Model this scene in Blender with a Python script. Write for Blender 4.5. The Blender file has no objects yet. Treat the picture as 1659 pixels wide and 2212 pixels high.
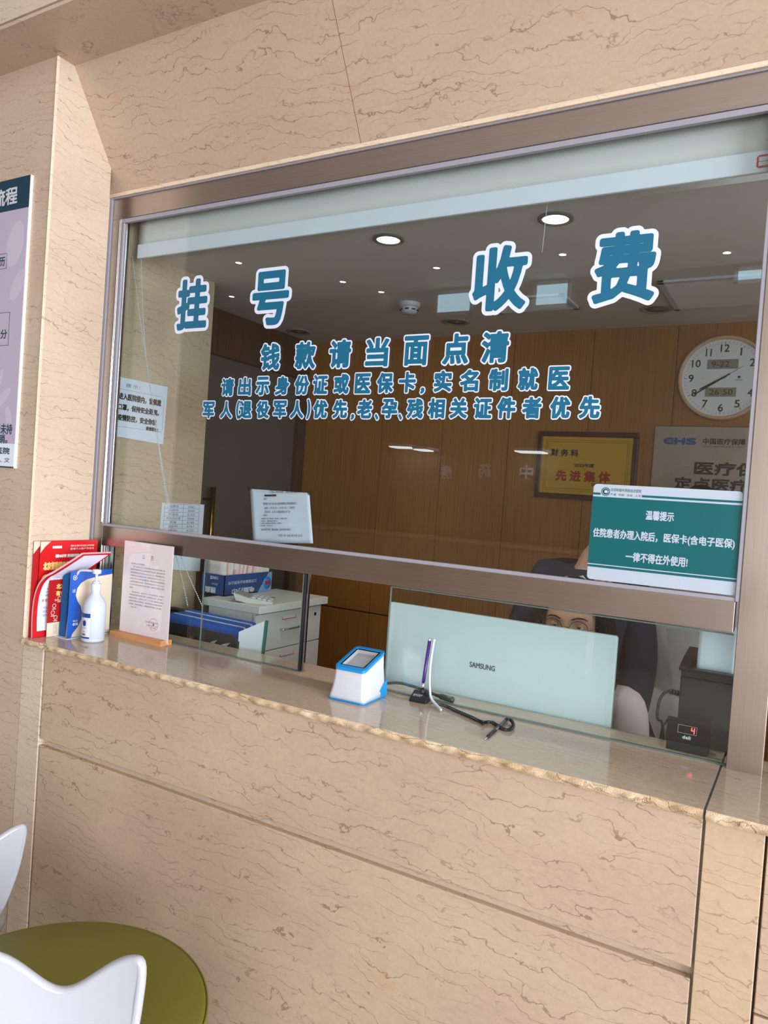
import bpy, bmesh, math, random
import numpy as np
from mathutils import Vector, Matrix
random.seed(7)
S = bpy.context.scene
COL = S.collection
R = math.radians

# ------------------------------------------------------------------ camera
IW, IH, FPX = 1659, 2212, 1609.0
yaw, pitch, roll = R(29.813), R(-1.320), R(4.034)
EYE = Vector((0, -2.39, 1.62))
cf = Vector((-math.sin(yaw)*math.cos(pitch), math.cos(yaw)*math.cos(pitch), math.sin(pitch)))
cr0 = Vector((math.cos(yaw), math.sin(yaw), 0)); cu0 = cr0.cross(cf)
cr = math.cos(roll)*cr0 + math.sin(roll)*cu0
cu = -math.sin(roll)*cr0 + math.cos(roll)*cu0
cam = bpy.data.cameras.new('camera'); camo = bpy.data.objects.new('camera', cam); COL.objects.link(camo)
M = Matrix((cr, cu, -cf)).transposed().to_4x4(); M.translation = EYE
KS = 0.72            # drawing units to metres: the geometry below is drawn in units of 0.72 m and scaled once at the end
M.translation = EYE*KS
camo.matrix_world = M
cam.sensor_fit = 'HORIZONTAL'; cam.sensor_width = 36; cam.lens = FPX/IW*36
cam.clip_start = 0.02
S.camera = camo
def ray(x, y): return cf + cr*((x-IW/2)/FPX) - cu*((y-IH/2)/FPX)
def PY(x, y, Y=0.0):
    d = ray(x, y); return EYE + d*((Y-EYE.y)/d.y)
def PZ(x, y, Z):
    d = ray(x, y); return EYE + d*((Z-EYE.z)/d.z)
def PX(x, y, X):
    d = ray(x, y); return EYE + d*((X-EYE.x)/d.x)

# ------------------------------------------------------------------ view, world, lights
S.view_settings.view_transform = 'Standard'; S.view_settings.look = 'None'
S.view_settings.exposure = -0.18; S.view_settings.gamma = 1.0
S.view_settings.use_curve_mapping = False
try:
    S.cycles.use_denoising = True
    S.cycles.max_bounces = 8; S.cycles.transparent_max_bounces = 16
    S.cycles.caustics_reflective = False; S.cycles.caustics_refractive = False
except Exception: pass
w = bpy.data.worlds.new('world'); S.world = w; w.use_nodes = True
bg = w.node_tree.nodes['Background']; bg.inputs[0].default_value = (0.80, 0.90, 1.0, 1); bg.inputs[1].default_value = 0.6
def area(name, loc, target, sx, sy, power, color=(1, 1, 1)):
    l = bpy.data.lights.new(name, 'AREA'); l.shape = 'RECTANGLE'; l.size = sx; l.size_y = sy; l.energy = power; l.color = color
    o = bpy.data.objects.new(name, l); COL.objects.link(o); o.location = Vector(loc)*KS; l.size *= KS; l.size_y *= KS; l.energy *= KS*KS
    d = Vector(target)-Vector(loc); o.rotation_euler = d.to_track_quat('-Z', 'Y').to_euler()
    return o
area('daylight_from_side_windows', (9.4, -4.2, 2.0), (-3, -1.4, 1.6), 7.6, 4.4, 2350, (0.93, 0.98, 1.04))
area('daylight_toned_fill', (2.3, -8.3, 2.0), (-2.0, 0, 1.6), 5.6, 3.6, 360, (0.93, 0.98, 1.04))  # added fill lamp behind the camera to the right, no known source there
area('office_daylight', (1.3, 1.2, 1.9), (-1.2, 1.4, 1.2), 1.4, 1.2, 9, (1.0, 0.97, 0.92))  # warm area lamp inside the office

# ------------------------------------------------------------------ materials
def srgb(r, g, b):
    f = lambda c: (c/255/12.92) if c/255 <= 0.04045 else ((c/255+0.055)/1.055)**2.4
    return (f(r), f(g), f(b), 1)
def newmat(name):
    m = bpy.data.materials.new(name); m.use_nodes = True
    nt = m.node_tree; return m, nt, nt.nodes['Principled BSDF']
def plain(name, col, rough=0.5, metal=0.0, spec=0.5, noise=0.04, nscale=30, coat=0):
    m, nt, b = newmat(name); N = nt.nodes; L = nt.links
    c = col if isinstance(col[0], float) else srgb(*col)
    b.inputs['Roughness'].default_value = rough; b.inputs['Metallic'].default_value = metal
    b.inputs['Specular IOR Level'].default_value = spec; b.inputs['Coat Weight'].default_value = coat
    if noise:
        tc = N.new('ShaderNodeTexCoord'); n = N.new('ShaderNodeTexNoise'); n.inputs['Scale'].default_value = nscale; n.inputs['Detail'].default_value = 3
        L.new(tc.outputs['Object'], n.inputs['Vector'])
        r = N.new('ShaderNodeMapRange'); r.inputs[3].default_value = 1-noise; r.inputs[4].default_value = 1+noise
        L.new(n.outputs[0], r.inputs[0])
        mx = N.new('ShaderNodeMix'); mx.data_type = 'RGBA'; mx.blend_type = 'MULTIPLY'; mx.inputs[0].default_value = 1
        mx.inputs[6].default_value = c; L.new(r.outputs[0], mx.inputs[7]); L.new(mx.outputs[2], b.inputs['Base Color'])
    else: b.inputs['Base Color'].default_value = c
    return m
def emit(name, col, s):
    m, nt, b = newmat(name); b.inputs['Base Color'].default_value = (*col[:3], 1)
    b.inputs['Emission Color'].default_value = (*col[:3], 1); b.inputs['Emission Strength'].default_value = s
    return m
def marble(name, c1, c2, vein, rough=0.35, sc=1.0, seed=0.0, vs=1.0, bump=0.05, flat=False, tilt=0.05):
    """beige limestone with thin wavering stylolite veins running along the slab"""
    m, nt, b = newmat(name); N = nt.nodes; L = nt.links
    tc = N.new('ShaderNodeTexCoord'); mp = N.new('ShaderNodeMapping'); mp.inputs['Location'].default_value = (seed, seed*1.7, seed*0.6)
    L.new(tc.outputs['Object'], mp.inputs['Vector'])
    def noise(scale, stretch, detail=5, rough=0.6, src=mp):
        q = N.new('ShaderNodeMapping'); q.inputs['Scale'].default_value = stretch; L.new(src.outputs[0], q.inputs['Vector'])
        n = N.new('ShaderNodeTexNoise'); n.inputs['Scale'].default_value = scale; n.inputs['Detail'].default_value = detail; n.inputs['Roughness'].default_value = rough
        L.new(q.outputs[0], n.inputs['Vector']); return n.outputs[0]
    def math_(op, a, bb=None):
        n = N.new('ShaderNodeMath'); n.operation = op
        for k, v in enumerate((a, bb)):
            if v is None: continue
            if hasattr(v, 'is_linked') or hasattr(v, 'links'): L.new(v, n.inputs[k])
            else: n.inputs[k].default_value = v
        return n.outputs[0]
    def mr(a, lo, hi, o0=0., o1=1.):
        n = N.new('ShaderNodeMapRange'); n.interpolation_type = 'SMOOTHSTEP'
        L.new(a, n.inputs[0]); n.inputs[1].default_value = lo; n.inputs[2].default_value = hi; n.inputs[3].default_value = o0; n.inputs[4].default_value = o1
        return n.outputs[0]
    big = noise(1.3*sc, (1, 1, 2.2), 4, 0.55)
    fine = noise(60*sc, (1, 1, 1.6), 3, 0.6)
    # veins: thin ragged seams that run along the slab, broken here and there
    sp = N.new('ShaderNodeSeparateXYZ'); L.new(mp.outputs[0], sp.inputs[0])
    across = math_('ADD', math_('MULTIPLY', sp.outputs['Z'], 1.0 if not flat else 0.0), math_('MULTIPLY', sp.outputs['Y'], 0.10 if not flat else 1.0))
    across = math_('ADD', across, math_('MULTIPLY', sp.outputs['X'], tilt))
    def seams(F, amps, wd, off):
        t = math_('ADD', math_('MULTIPLY', across, F), off)
        for sc_, st, am in amps: t = math_('ADD', t, math_('MULTIPLY', math_('SUBTRACT', noise(sc_, st, 3, 0.6), 0.5), am))
        d = math_('ABSOLUTE', math_('SUBTRACT', math_('FRACT', t), 0.5))
        return mr(d, wd*0.3, wd, 1., 0.)
    st = (1, 1, 1.8) if not flat else (0.7, 1.8, 1)
    l1 = seams(23*vs, ((1.7, st, 5.0), (6, st, 2.2), (20, (1, 1, 1), 0.70), (55, (1, 1, 1), 0.20)), 0.042, 0.1)
    k1 = mr(noise(5.5, st, 4), 0.36, 0.56)
    l2 = seams(34*vs, ((2.2, st, 6.0), (8, st, 2.6), (26, (1, 1, 1), 0.75), (64, (1, 1, 1), 0.2)), 0.050, 0.37)
    k2 = mr(noise(6.3, st, 4, 0.6), 0.44, 0.62)
    v = math_('MAXIMUM', math_('MULTIPLY', l1, k1), math_('MULTIPLY', math_('MULTIPLY', l2, k2), 0.7))
    v = math_('MULTIPLY', v, 0.62)
    def mix(fac, a, bb, blend='MIX'):
        n = N.new('ShaderNodeMix'); n.data_type = 'RGBA'; n.blend_type = blend
        if hasattr(fac, 'links'): L.new(fac, n.inputs[0])
        else: n.inputs[0].default_value = fac
        for k, c in ((6, a), (7, bb)):
            if hasattr(c, 'links'): L.new(c, n.inputs[k])
            else: n.inputs[k].default_value = c
        return n.outputs[2]
    base = mix(mr(big, 0.35, 0.65), srgb(*c1), srgb(*c2))
    fr = N.new('ShaderNodeMapRange'); L.new(fine, fr.inputs[0]); fr.inputs[3].default_value = 0.86; fr.inputs[4].default_value = 1.13
    base = mix(1.0, base, fr.outputs[0], 'MULTIPLY')
    rust = mr(noise(3.2*sc, (1, 1, 1.5), 5, 0.7), 0.64, 0.74)
    base = mix(math_('MULTIPLY', rust, 0.35), base, srgb(196, 140, 112))
    col = mix(v, base, srgb(*vein))
    L.new(col, b.inputs['Base Color'])
    rr = N.new('ShaderNodeMapRange'); L.new(fine, rr.inputs[0]); rr.inputs[3].default_value = rough*0.85; rr.inputs[4].default_value = rough*1.15
    L.new(rr.outputs[0], b.inputs['Roughness'])
    bp = N.new('ShaderNodeBump'); bp.inputs['Strength'].default_value = bump; bp.inputs['Distance'].default_value = 0.002
    L.new(math_('SUBTRACT', fine, v), bp.inputs['Height']); L.new(bp.outputs[0], b.inputs['Normal'])
    return m
def brushed(name, col, rough=0.32, axis='x'):
    m, nt, b = newmat(name); N = nt.nodes; L = nt.links
    b.inputs['Metallic'].default_value = 1.0
    tc = N.new('ShaderNodeTexCoord'); mp = N.new('ShaderNodeMapping')
    mp.inputs['Scale'].default_value = {'x': (1, 60, 160), 'z': (160, 60, 1)}[axis]
    L.new(tc.outputs['Object'], mp.inputs['Vector'])
    n = N.new('ShaderNodeTexNoise'); n.inputs['Scale'].default_value = 2.5; n.inputs['Detail'].default_value = 3; L.new(mp.outputs[0], n.inputs['Vector'])
    n2 = N.new('ShaderNodeTexNoise'); n2.inputs['Scale'].default_value = 3.0; n2.inputs['Detail'].default_value = 2; L.new(tc.outputs['Object'], n2.inputs['Vector'])
    r = N.new('ShaderNodeMapRange'); L.new(n.outputs[0], r.inputs[0]); r.inputs[3].default_value = 0.85; r.inputs[4].default_value = 1.12
    mx = N.new('ShaderNodeMix'); mx.data_type = 'RGBA'; mx.blend_type = 'MULTIPLY'; mx.inputs[0].default_value = 1; mx.inputs[6].default_value = srgb(*col)
    L.new(r.outputs[0], mx.inputs[7]); L.new(mx.outputs[2], b.inputs['Base Color'])
    r2 = N.new('ShaderNodeMapRange'); L.new(n2.outputs[0], r2.inputs[0]); r2.inputs[3].default_value = rough*0.75; r2.inputs[4].default_value = rough*1.25
    L.new(r2.outputs[0], b.inputs['Roughness'])
    return m
def woodmat(name, c1, c2, rough=0.4, axis='z', sc=1.0):
    m, nt, b = newmat(name); N = nt.nodes; L = nt.links
    tc = N.new('ShaderNodeTexCoord'); mp = N.new('ShaderNodeMapping')
    mp.inputs['Scale'].default_value = {'z': (60, 60, 1.2), 'x': (1.2, 40, 60)}[axis]
    L.new(tc.outputs['Object'], mp.inputs['Vector'])
    n = N.new('ShaderNodeTexNoise'); n.inputs['Scale'].default_value = 2.0*sc; n.inputs['Detail'].default_value = 5; n.inputs['Distortion'].default_value = 0.4; L.new(mp.outputs[0], n.inputs['Vector'])
    n2 = N.new('ShaderNodeTexNoise'); n2.inputs['Scale'].default_value = 1.2; L.new(tc.outputs['Object'], n2.inputs['Vector'])
    cr_ = N.new('ShaderNodeValToRGB'); cr_.color_ramp.elements[0].position = 0.3; cr_.color_ramp.elements[0].color = srgb(*c1); cr_.color_ramp.elements[1].position = 0.7; cr_.color_ramp.elements[1].color = srgb(*c2)
    L.new(n.outputs[0], cr_.inputs[0]); r = N.new('ShaderNodeMapRange'); L.new(n2.outputs[0], r.inputs[0]); r.inputs[3].default_value = 0.85; r.inputs[4].default_value = 1.12
    mx = N.new('ShaderNodeMix'); mx.data_type = 'RGBA'; mx.blend_type = 'MULTIPLY'; mx.inputs[0].default_value = 1
    L.new(cr_.outputs[0], mx.inputs[6]); L.new(r.outputs[0], mx.inputs[7]); L.new(mx.outputs[2], b.inputs['Base Color'])
    b.inputs['Roughness'].default_value = rough
    return m
def glassmat(name, tint, k=1.0, base=0.045):
    """clear sheet glass: transmits a tinted view, mirrors by the angle of view"""
    m = bpy.data.materials.new(name); m.use_nodes = True; nt = m.node_tree; N = nt.nodes; L = nt.links
    N.remove(N['Principled BSDF']); out = N['Material Output']
    t = N.new('ShaderNodeBsdfTransparent'); t.inputs[0].default_value = (*tint, 1)
    g = N.new('ShaderNodeBsdfGlossy'); g.inputs['Roughness'].default_value = 0.0; g.inputs[0].default_value = (1, 1, 1, 1)
    lw = N.new('ShaderNodeLayerWeight'); lw.inputs[0].default_value = 0.5
    p = N.new('ShaderNodeMath'); p.operation = 'POWER'; L.new(lw.outputs['Facing'], p.inputs[0]); p.inputs[1].default_value = 5
    a = N.new('ShaderNodeMath'); a.operation = 'MULTIPLY_ADD'; L.new(p.outputs[0], a.inputs[0]); a.inputs[1].default_value = (1-base)*k; a.inputs[2].default_value = base*k
    mx = N.new('ShaderNodeMixShader'); L.new(a.outputs[0], mx.inputs[0]); L.new(t.outputs[0], mx.inputs[1]); L.new(g.outputs[0], mx.inputs[2])
    L.new(mx.outputs[0], out.inputs[0]); return m

MAT = {}
MAT['marble'] = marble('beige_limestone', (190, 169, 147), (184, 161, 140), (112, 88, 70), 0.34, 1.0, 0.0)
MAT['marble_left'] = marble('beige_limestone_grey', (198, 177, 157), (190, 168, 149), (122, 98, 80), 0.36, 1.0, 5.3)
MAT['marble_warm'] = marble('beige_limestone_warm', (228, 208, 188), (220, 198, 176), (160, 124, 98), 0.30, 1.0, 9.1)
MAT['marble_pier'] = marble('beige_limestone_pier', (192, 168, 142), (184, 160, 136), (140, 106, 80), 0.36, 1.0, 40.0)
MAT['marble_strip'] = marble('beige_limestone_strip', (212, 194, 176), (204, 186, 168), (136, 110, 90), 0.36, 1.0, 27.0)
MAT['marble_low'] = marble('beige_limestone_rose', (192, 170, 146), (184, 159, 139), (110, 84, 66), 0.36, 0.9, 14.7, 0.85)
MAT['marble_top'] = marble('polished_limestone', (192, 174, 156), (184, 166, 148), (120, 100, 84), 0.10, 1.0, 21.0, 1.5, 0.0, True, 0.10)
MAT['marble_edge'] = marble('rough_stone_edge', (220, 196, 166), (202, 172, 138), (150, 112, 80), 0.7, 5.0, 3.0, 1.0, 1.0)
MAT['steel'] = brushed('brushed_steel', (184, 174, 170), 0.30, 'x')
MAT['steel_v'] = brushed('brushed_steel_upright', (190, 178, 170), 0.30, 'z')
MAT['chrome'] = plain('polished_metal', (205, 205, 208), 0.12, 1.0, noise=0)
MAT['gasket'] = plain('grey_sealant', (150, 148, 160), 0.5, noise=0.03)
MAT['glass'] = glassmat('window_glass', (0.88, 0.91, 0.92))
MAT['glass_clear'] = glassmat('clear_glass', (0.93, 0.97, 0.96))
MAT['glass_edge'] = plain('green_glass_edge', (104, 116, 112), 0.2)
MAT['wood'] = woodmat('wood_veneer_panel', (148, 96, 42), (172, 116, 56), 0.42)
MAT['wood_dark'] = woodmat('dark_wood', (70, 46, 30), (92, 62, 40), 0.4)
MAT['office_wall'] = marble('office_limestone', (200, 180, 150), (190, 168, 138), (132, 108, 84), 0.3, 1.0, 33.0)
MAT['ceiling'] = plain('office_ceiling_paint', (214, 208, 202), 0.8)
MAT['white'] = plain('white_plastic', (200, 204, 212), 0.35)
MAT['gloss_white'] = plain('glossy_white_shell', (166, 169, 178), 0.12, coat=0.3, noise=0.01)
MAT['board_white'] = plain('cool_white_board', (178, 190, 206), 0.3, noise=0.01)
MAT['paper'] = plain('white_paper', (226, 228, 230), 0.7, noise=0.02)
MAT['ink'] = plain('black_ink', (38, 36, 40), 0.6, noise=0)
MAT['ink_grey'] = plain('grey_ink', (92, 92, 98), 0.6, noise=0)
MAT['black'] = plain('black_plastic', (26, 26, 30), 0.4)
MAT['black_gloss'] = plain('black_gloss_plastic', (20, 21, 26), 0.15)
MAT['teal_vinyl'] = plain('teal_vinyl', (22, 100, 134), 0.35, noise=0.02)
MAT['white_vinyl'] = plain('white_vinyl', (214, 222, 240), 0.4, noise=0.01)
MAT['teal_sign'] = plain('teal_sign_print', (10, 94, 100), 0.25, noise=0.02)
MAT['red'] = plain('red_print', (196, 22, 28), 0.35, noise=0.03)
MAT['red_dark'] = plain('dark_red_print', (165, 20, 26), 0.4, noise=0.03)
MAT['cream'] = plain('cream_paper', (214, 200, 178), 0.6)
MAT['gold'] = plain('gold_print', (236, 200, 120), 0.4)
MAT['blue'] = plain('blue_print', (32, 84, 176), 0.3)
MAT['blue_edge'] = plain('blue_leaflet_edges', (28, 92, 150), 0.5, noise=0.2, nscale=200)
MAT['pinkish'] = plain('pink_page_edges', (206, 160, 168), 0.6, noise=0.12, nscale=260)
MAT['skin'] = plain('skin', (206, 156, 130), 0.5, noise=0.03)
MAT['hair'] = plain('black_hair', (12, 10, 9), 0.8, 0.0, 0.2, noise=0.2, nscale=90)
MAT['navy'] = plain('navy_cloth', (24, 32, 56), 0.85)
MAT['white_cloth'] = plain('white_cloth', (210, 208, 212), 0.85)
MAT['grey_cloth'] = plain('pale_grey_cloth', (196, 190, 194), 0.85, noise=0.06, nscale=12)
MAT['pink_cloth'] = plain('pale_pink_cloth', (214, 196, 194), 0.85)
MAT['green'] = plain('olive_green_leather', (104, 100, 22), 0.5, noise=0.05, nscale=200)
MAT['hall_ceiling'] = plain('hall_ceiling_paint', (206, 198, 190), 0.8)
MAT['hall_floor'] = plain('hall_floor_tile', (176, 164, 150), 0.25)
MAT['hall_wall'] = plain('hall_far_wall', (150, 132, 114), 0.6)
MAT['lamp'] = emit('lit_lamp', (1.0, 0.97, 0.9), 14)
MAT['lamp_small'] = emit('lit_small_lamp', (1.0, 0.95, 0.85), 30)
MAT['sky_pane'] = emit('sky_lit_pane', (0.55, 0.85, 1.0), 5)
MAT['tube'] = emit('lit_tube', (0.9, 0.97, 1.0), 9)
MAT['led'] = emit('red_led', (1.0, 0.05, 0.04), 6)

# ------------------------------------------------------------------ mesh helpers
class MB:
    def __init__(s): s.v = []; s.f = []; s.sm = []
    def add(s, vs, fs, smooth=False):
        k = len(s.v); s.v += [tuple(p) for p in vs]
        for f in fs: s.f.append(tuple(i+k for i in f)); s.sm.append(smooth)
        return s
    def box(s, x0, x1, y0, y1, z0, z1):
        vs = [(x, y, z) for z in (z0, z1) for y in (y0, y1) for x in (x0, x1)]
        return s.add(vs, [(0, 2, 3, 1), (4, 5, 7, 6), (0, 1, 5, 4), (2, 6, 7, 3), (0, 4, 6, 2), (1, 3, 7, 5)])
    def obox(s, o, a, b, c):
        """box from corner o with edge vectors a, b, c"""
        o, a, b, c = map(Vector, (o, a, b, c))
        vs = [o, o+a, o+b, o+a+b, o+c, o+a+c, o+b+c, o+a+b+c]
        fl = a.cross(b).dot(c) < 0
        fs = [(0, 2, 3, 1), (4, 5, 7, 6), (0, 1, 5, 4), (2, 6, 7, 3), (0, 4, 6, 2), (1, 3, 7, 5)]
        return s.add(vs, [tuple(reversed(f)) for f in fs] if fl else fs)
    def prism(s, pts, n, smooth=False):
        """closed outline of 3D points extruded by the vector n"""
        k = len(pts); n = Vector(n); p = [Vector(q) for q in pts]
        vs = p+[q+n for q in p]
        fs = [tuple(range(k)), tuple(reversed(range(k, 2*k)))]+[(i, i+k, (i+1) % k+k, (i+1) % k) for i in range(k)]
        nn = Vector((0, 0, 0))
        for i in range(k): nn += p[i].cross(p[(i+1) % k])
        if nn.dot(n) > 0: fs = [tuple(reversed(f)) for f in fs]
        return s.add(vs, fs, smooth)
    def tube(s, path, r, n=8, caps=True):
        P = [Vector(q) for q in path]; m = len(P)
        rr = r if isinstance(r, (list, tuple)) else [r]*m
        T = [(P[min(i+1, m-1)]-P[max(i-1, 0)]).normalized() for i in range(m)]
        up = Vector((0, 0, 1)) if abs(T[0].z) < 0.9 else Vector((1, 0, 0))
        a = T[0].cross(up).normalized(); vs = []
        for i in range(m):
            a = (a-T[i]*a.dot(T[i])).normalized(); b = T[i].cross(a)
            for j in range(n):
                t = 2*math.pi*j/n; vs.append(P[i]+(a*math.cos(t)+b*math.sin(t))*rr[i])
        fs = [(i*n+j, i*n+(j+1) % n, (i+1)*n+(j+1) % n, (i+1)*n+j) for i in range(m-1) for j in range(n)]
        s.add(vs, fs, True)
        if caps: s.add([], []); k = len(s.v)-m*n; s.f += [tuple(k+j for j in reversed(range(n))), tuple(k+(m-1)*n+j for j in range(n))]; s.sm += [False, False]
        return s
    def lathe(s, prof, c=(0, 0, 0), n=40, axis=(0, 0, 1), ref=None, smooth=True):
        A = Vector(axis).normalized(); u = Vector(ref) if ref else (Vector((1, 0, 0)) if abs(A.x) < 0.9 else Vector((0, 1, 0)))
        u = (u-A*u.dot(A)).normalized(); v = A.cross(u); c = Vector(c); vs = []
        for r, h in prof:
            for j in range(n):
                t = 2*math.pi*j/n; vs.append(c+A*h+(u*math.cos(t)+v*math.sin(t))*max(r, 1e-5))
        m = len(prof)
        fs = [(i*n+j, i*n+(j+1) % n, (i+1)*n+(j+1) % n, (i+1)*n+j) for i in range(m-1) for j in range(n)]
        return s.add(vs, fs, smooth)
    def ball(s, c, r, n=12, sc=(1, 1, 1)):
        vs = []; m = max(4, n//2)
        for i in range(m+1):
            ph = math.pi*i/m
            for j in range(n):
                t = 2*math.pi*j/n
                vs.append((c[0]+r*sc[0]*math.sin(ph)*math.cos(t), c[1]+r*sc[1]*math.sin(ph)*math.sin(t), c[2]+r*sc[2]*math.cos(ph)))
        fs = [(i*n+j, (i+1)*n+j, (i+1)*n+(j+1) % n, i*n+(j+1) % n) for i in range(m) for j in range(n)]
        return s.add(vs, fs, True)
    def grid(s, fn, nu, nv, smooth=True, flip=False):
        vs = [fn(i/nu, j/nv) for j in range(nv+1) for i in range(nu+1)]
        fs = [(j*(nu+1)+i, j*(nu+1)+i+1, (j+1)*(nu+1)+i+1, (j+1)*(nu+1)+i) for j in range(nv) for i in range(nu)]
        if flip: fs = [tuple(reversed(f)) for f in fs]
        return s.add(vs, fs, smooth)
    def mesh(s, name, mat):
        me = bpy.data.meshes.new(name); me.from_pydata(s.v, [], s.f); me.validate(); me.update()
        if len(me.polygons) == len(s.sm): me.polygons.foreach_set('use_smooth', s.sm)
        if mat: me.materials.append(MAT[mat] if isinstance(mat, str) else mat)
        return me
    def build(s, name, mat, parent=None, bevel=0, seg=2, solid=0):
        o = bpy.data.objects.new(name, s.mesh(name, mat)); COL.objects.link(o)
        if parent: setpar(o, parent)
        if solid:
            q = o.modifiers.new('solid', 'SOLIDIFY'); q.thickness = solid; q.offset = 0
        if bevel:
            q = o.modifiers.new('bevel', 'BEVEL'); q.width = bevel; q.segments = seg; q.limit_method = 'ANGLE'; q.angle_limit = R(40)
            q.harden_normals = False
        return o
def world_mat(o):
    m = o.matrix_basis.copy()
    if o.parent: m = world_mat(o.parent) @ o.matrix_parent_inverse @ m
    return m
def setpar(o, p):
    o.parent = p; o.matrix_parent_inverse = world_mat(p).inverted()
def tag(o, label=None, cat=None, group=None, kind=None):
    for k, v in (('label', label), ('category', cat), ('group', group), ('kind', kind)):
        if v: o[k] = v
    return o
def thing(name, label, cat, loc, group=None):
    o = bpy.data.objects.new(name, None); COL.objects.link(o); o.location = loc; o.empty_display_size = 0.05
    return tag(o, label, cat, group)
def struct(o, label=None): return tag(o, label, None, None, 'structure')
def sroot(name, loc=(0, 0, 0)):
    o = bpy.data.objects.new(name, None); COL.objects.link(o); o.location = loc; o['kind'] = 'structure'; return o
def copytree(o, parent=None):
    c = o.copy(); COL.objects.link(c)
    if parent: c.parent = parent
    for ch in list(o.children): copytree(ch, c)
    return c
def rect(mb, O, U, V, u0, u1, v0, v1, t, N):
    """thin slab on a plane: O origin, U/V axes, raised by t along N"""
    mb.obox(Vector(O)+U*u0+V*v0, U*(u1-u0), V*(v1-v0), N*t); return mb
def rrect2(u0, u1, v0, v1, r, n=5):
    pts = []
    for cx, cy, a in ((u1-r, v1-r, 0), (u0+r, v1-r, 90), (u0+r, v0+r, 180), (u1-r, v0+r, 270)):
        for i in range(n+1):
            t = R(a+90*i/n); pts.append((cx+r*math.cos(t), cy+r*math.sin(t)))
    return pts

# ------------------------------------------------------------------ lettering
_tc = {}
def glyphs(txt):
    """filled outline of a text in em units: verts (n,2), faces, border edges"""
    if txt in _tc: return _tc[txt]
    c = bpy.data.curves.new('t', 'FONT'); c.body = txt; c.resolution_u = 3
    o = bpy.data.objects.new('t', c); me = o.to_mesh()
    v = np.array([(p.co.x, p.co.y) for p in me.vertices]).reshape(-1, 2); f = [tuple(p.vertices) for p in me.polygons]
    cnt = {}
    for q in f:
        for a, b in zip(q, q[1:]+q[:1]): cnt[(min(a, b), max(a, b))] = cnt.get((min(a, b), max(a, b)), 0)+1
    e = [k for k, n in cnt.items() if n == 1]
    o.to_mesh_clear(); bpy.data.objects.remove(o); bpy.data.curves.remove(c)
    _tc[txt] = (v, f, e); return _tc[txt]
_bc = {}
def bold_mesh(txt, bu, asp):
    """text outline widened by bu (em units along x; asp = y scale / x scale) as one flat sheet: distance field, then filled marching squares"""
    key = (txt, round(bu, 4), round(asp, 3))
    if key in _bc: return _bc[key]
    v, f, e = glyphs(txt); p = v*np.array([1, asp]); E2 = np.array(e); A = p[E2[:, 0]]; B = p[E2[:, 1]]
    em = max(p[:, 1].max()-p[:, 1].min(), 0.3); n_em = 64 if len(txt) == 1 else 40; h = em/n_em
    lo = p.min(0)-bu-1.5*h; hi = p.max(0)+bu+1.5*h; nx, ny = [int(math.ceil(k)) for k in (hi-lo)/h]
    D = np.empty((ny+1, nx+1)); ys = lo[1]+h*np.arange(ny+1); T = 40
    for i0 in range(0, nx+1, T):
        xs = lo[0]+h*np.arange(i0, min(nx+1, i0+T)); r_ = bu+3*h
        k = (np.maximum(A[:, 0], B[:, 0]) > xs[0]-r_) & (np.minimum(A[:, 0], B[:, 0]) < xs[-1]+r_)
        if not k.any(): D[:, i0:i0+T] = 1; continue
        a, b = A[k], B[k]; X, Y = np.meshgrid(xs, ys); P = np.stack([X.ravel(), Y.ravel()], 1)
        ab = b-a; l2 = np.maximum((ab**2).sum(1), 1e-12); t = np.clip(((P[:, None]-a)*ab).sum(2)/l2, 0, 1)
        d = np.sqrt((((P[:, None]-a)-t[..., None]*ab)**2).sum(2).min(1))
        # even-odd test along a vertical ray: uses edges over this strip only
        c = ((a[:, 0] > P[:, None, 0]) != (b[:, 0] > P[:, None, 0])); dx = np.where(np.abs(ab[:, 0]) < 1e-12, 1e-12, ab[:, 0])
        yy = a[:, 1]+(P[:, None, 0]-a[:, 0])/dx*ab[:, 1]; ins = ((c & (yy > P[:, None, 1])).sum(1) % 2) == 1
        D[:, i0:i0+T] = np.where(ins, -d, d).reshape(X.shape)-bu
    vs, fs, vid = [], [], {}
    def pt(key_, q):
        if key_ not in vid: vid[key_] = len(vs); vs.append((q[0], q[1]/asp))
        return vid[key_]
    g = lambda i, j: (lo[0]+h*i, lo[1]+h*j)
    neg = D < 0
    for j in range(ny):
        run = None
        for i in range(nx+1):
            full = i < nx and neg[j, i] and neg[j, i+1] and neg[j+1, i] and neg[j+1, i+1]
            if full:
                if run is None: run = i
                continue
            if run is not None:
                fs.append((pt(('c', run, j), g(run, j)), pt(('c', i, j), g(i, j)), pt(('c', i, j+1), g(i, j+1)), pt(('c', run, j+1), g(run, j+1)))); run = None
            if i >= nx: continue
            cs = ((i, j), (i+1, j), (i+1, j+1), (i, j+1)); s_ = [neg[q[1], q[0]] for q in cs]
            if not any(s_): continue
            poly = []
            for k in range(4):
                c0, c1 = cs[k], cs[(k+1) % 4]
                if s_[k]: poly.append(pt(('c',)+c0, g(*c0)))
                if s_[k] != s_[(k+1) % 4]:
                    d0, d1 = D[c0[1], c0[0]], D[c1[1], c1[0]]; t = d0/(d0-d1); q0, q1 = g(*c0), g(*c1)
                    poly.append(pt(('e',)+tuple(sorted((c0, c1))), (q0[0]+(q1[0]-q0[0])*t, q0[1]+(q1[1]-q0[1])*t)))
            if len(poly) >= 3: fs.append(tuple(poly))
    _bc[key] = (np.array(vs), fs); return _bc[key]
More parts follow.
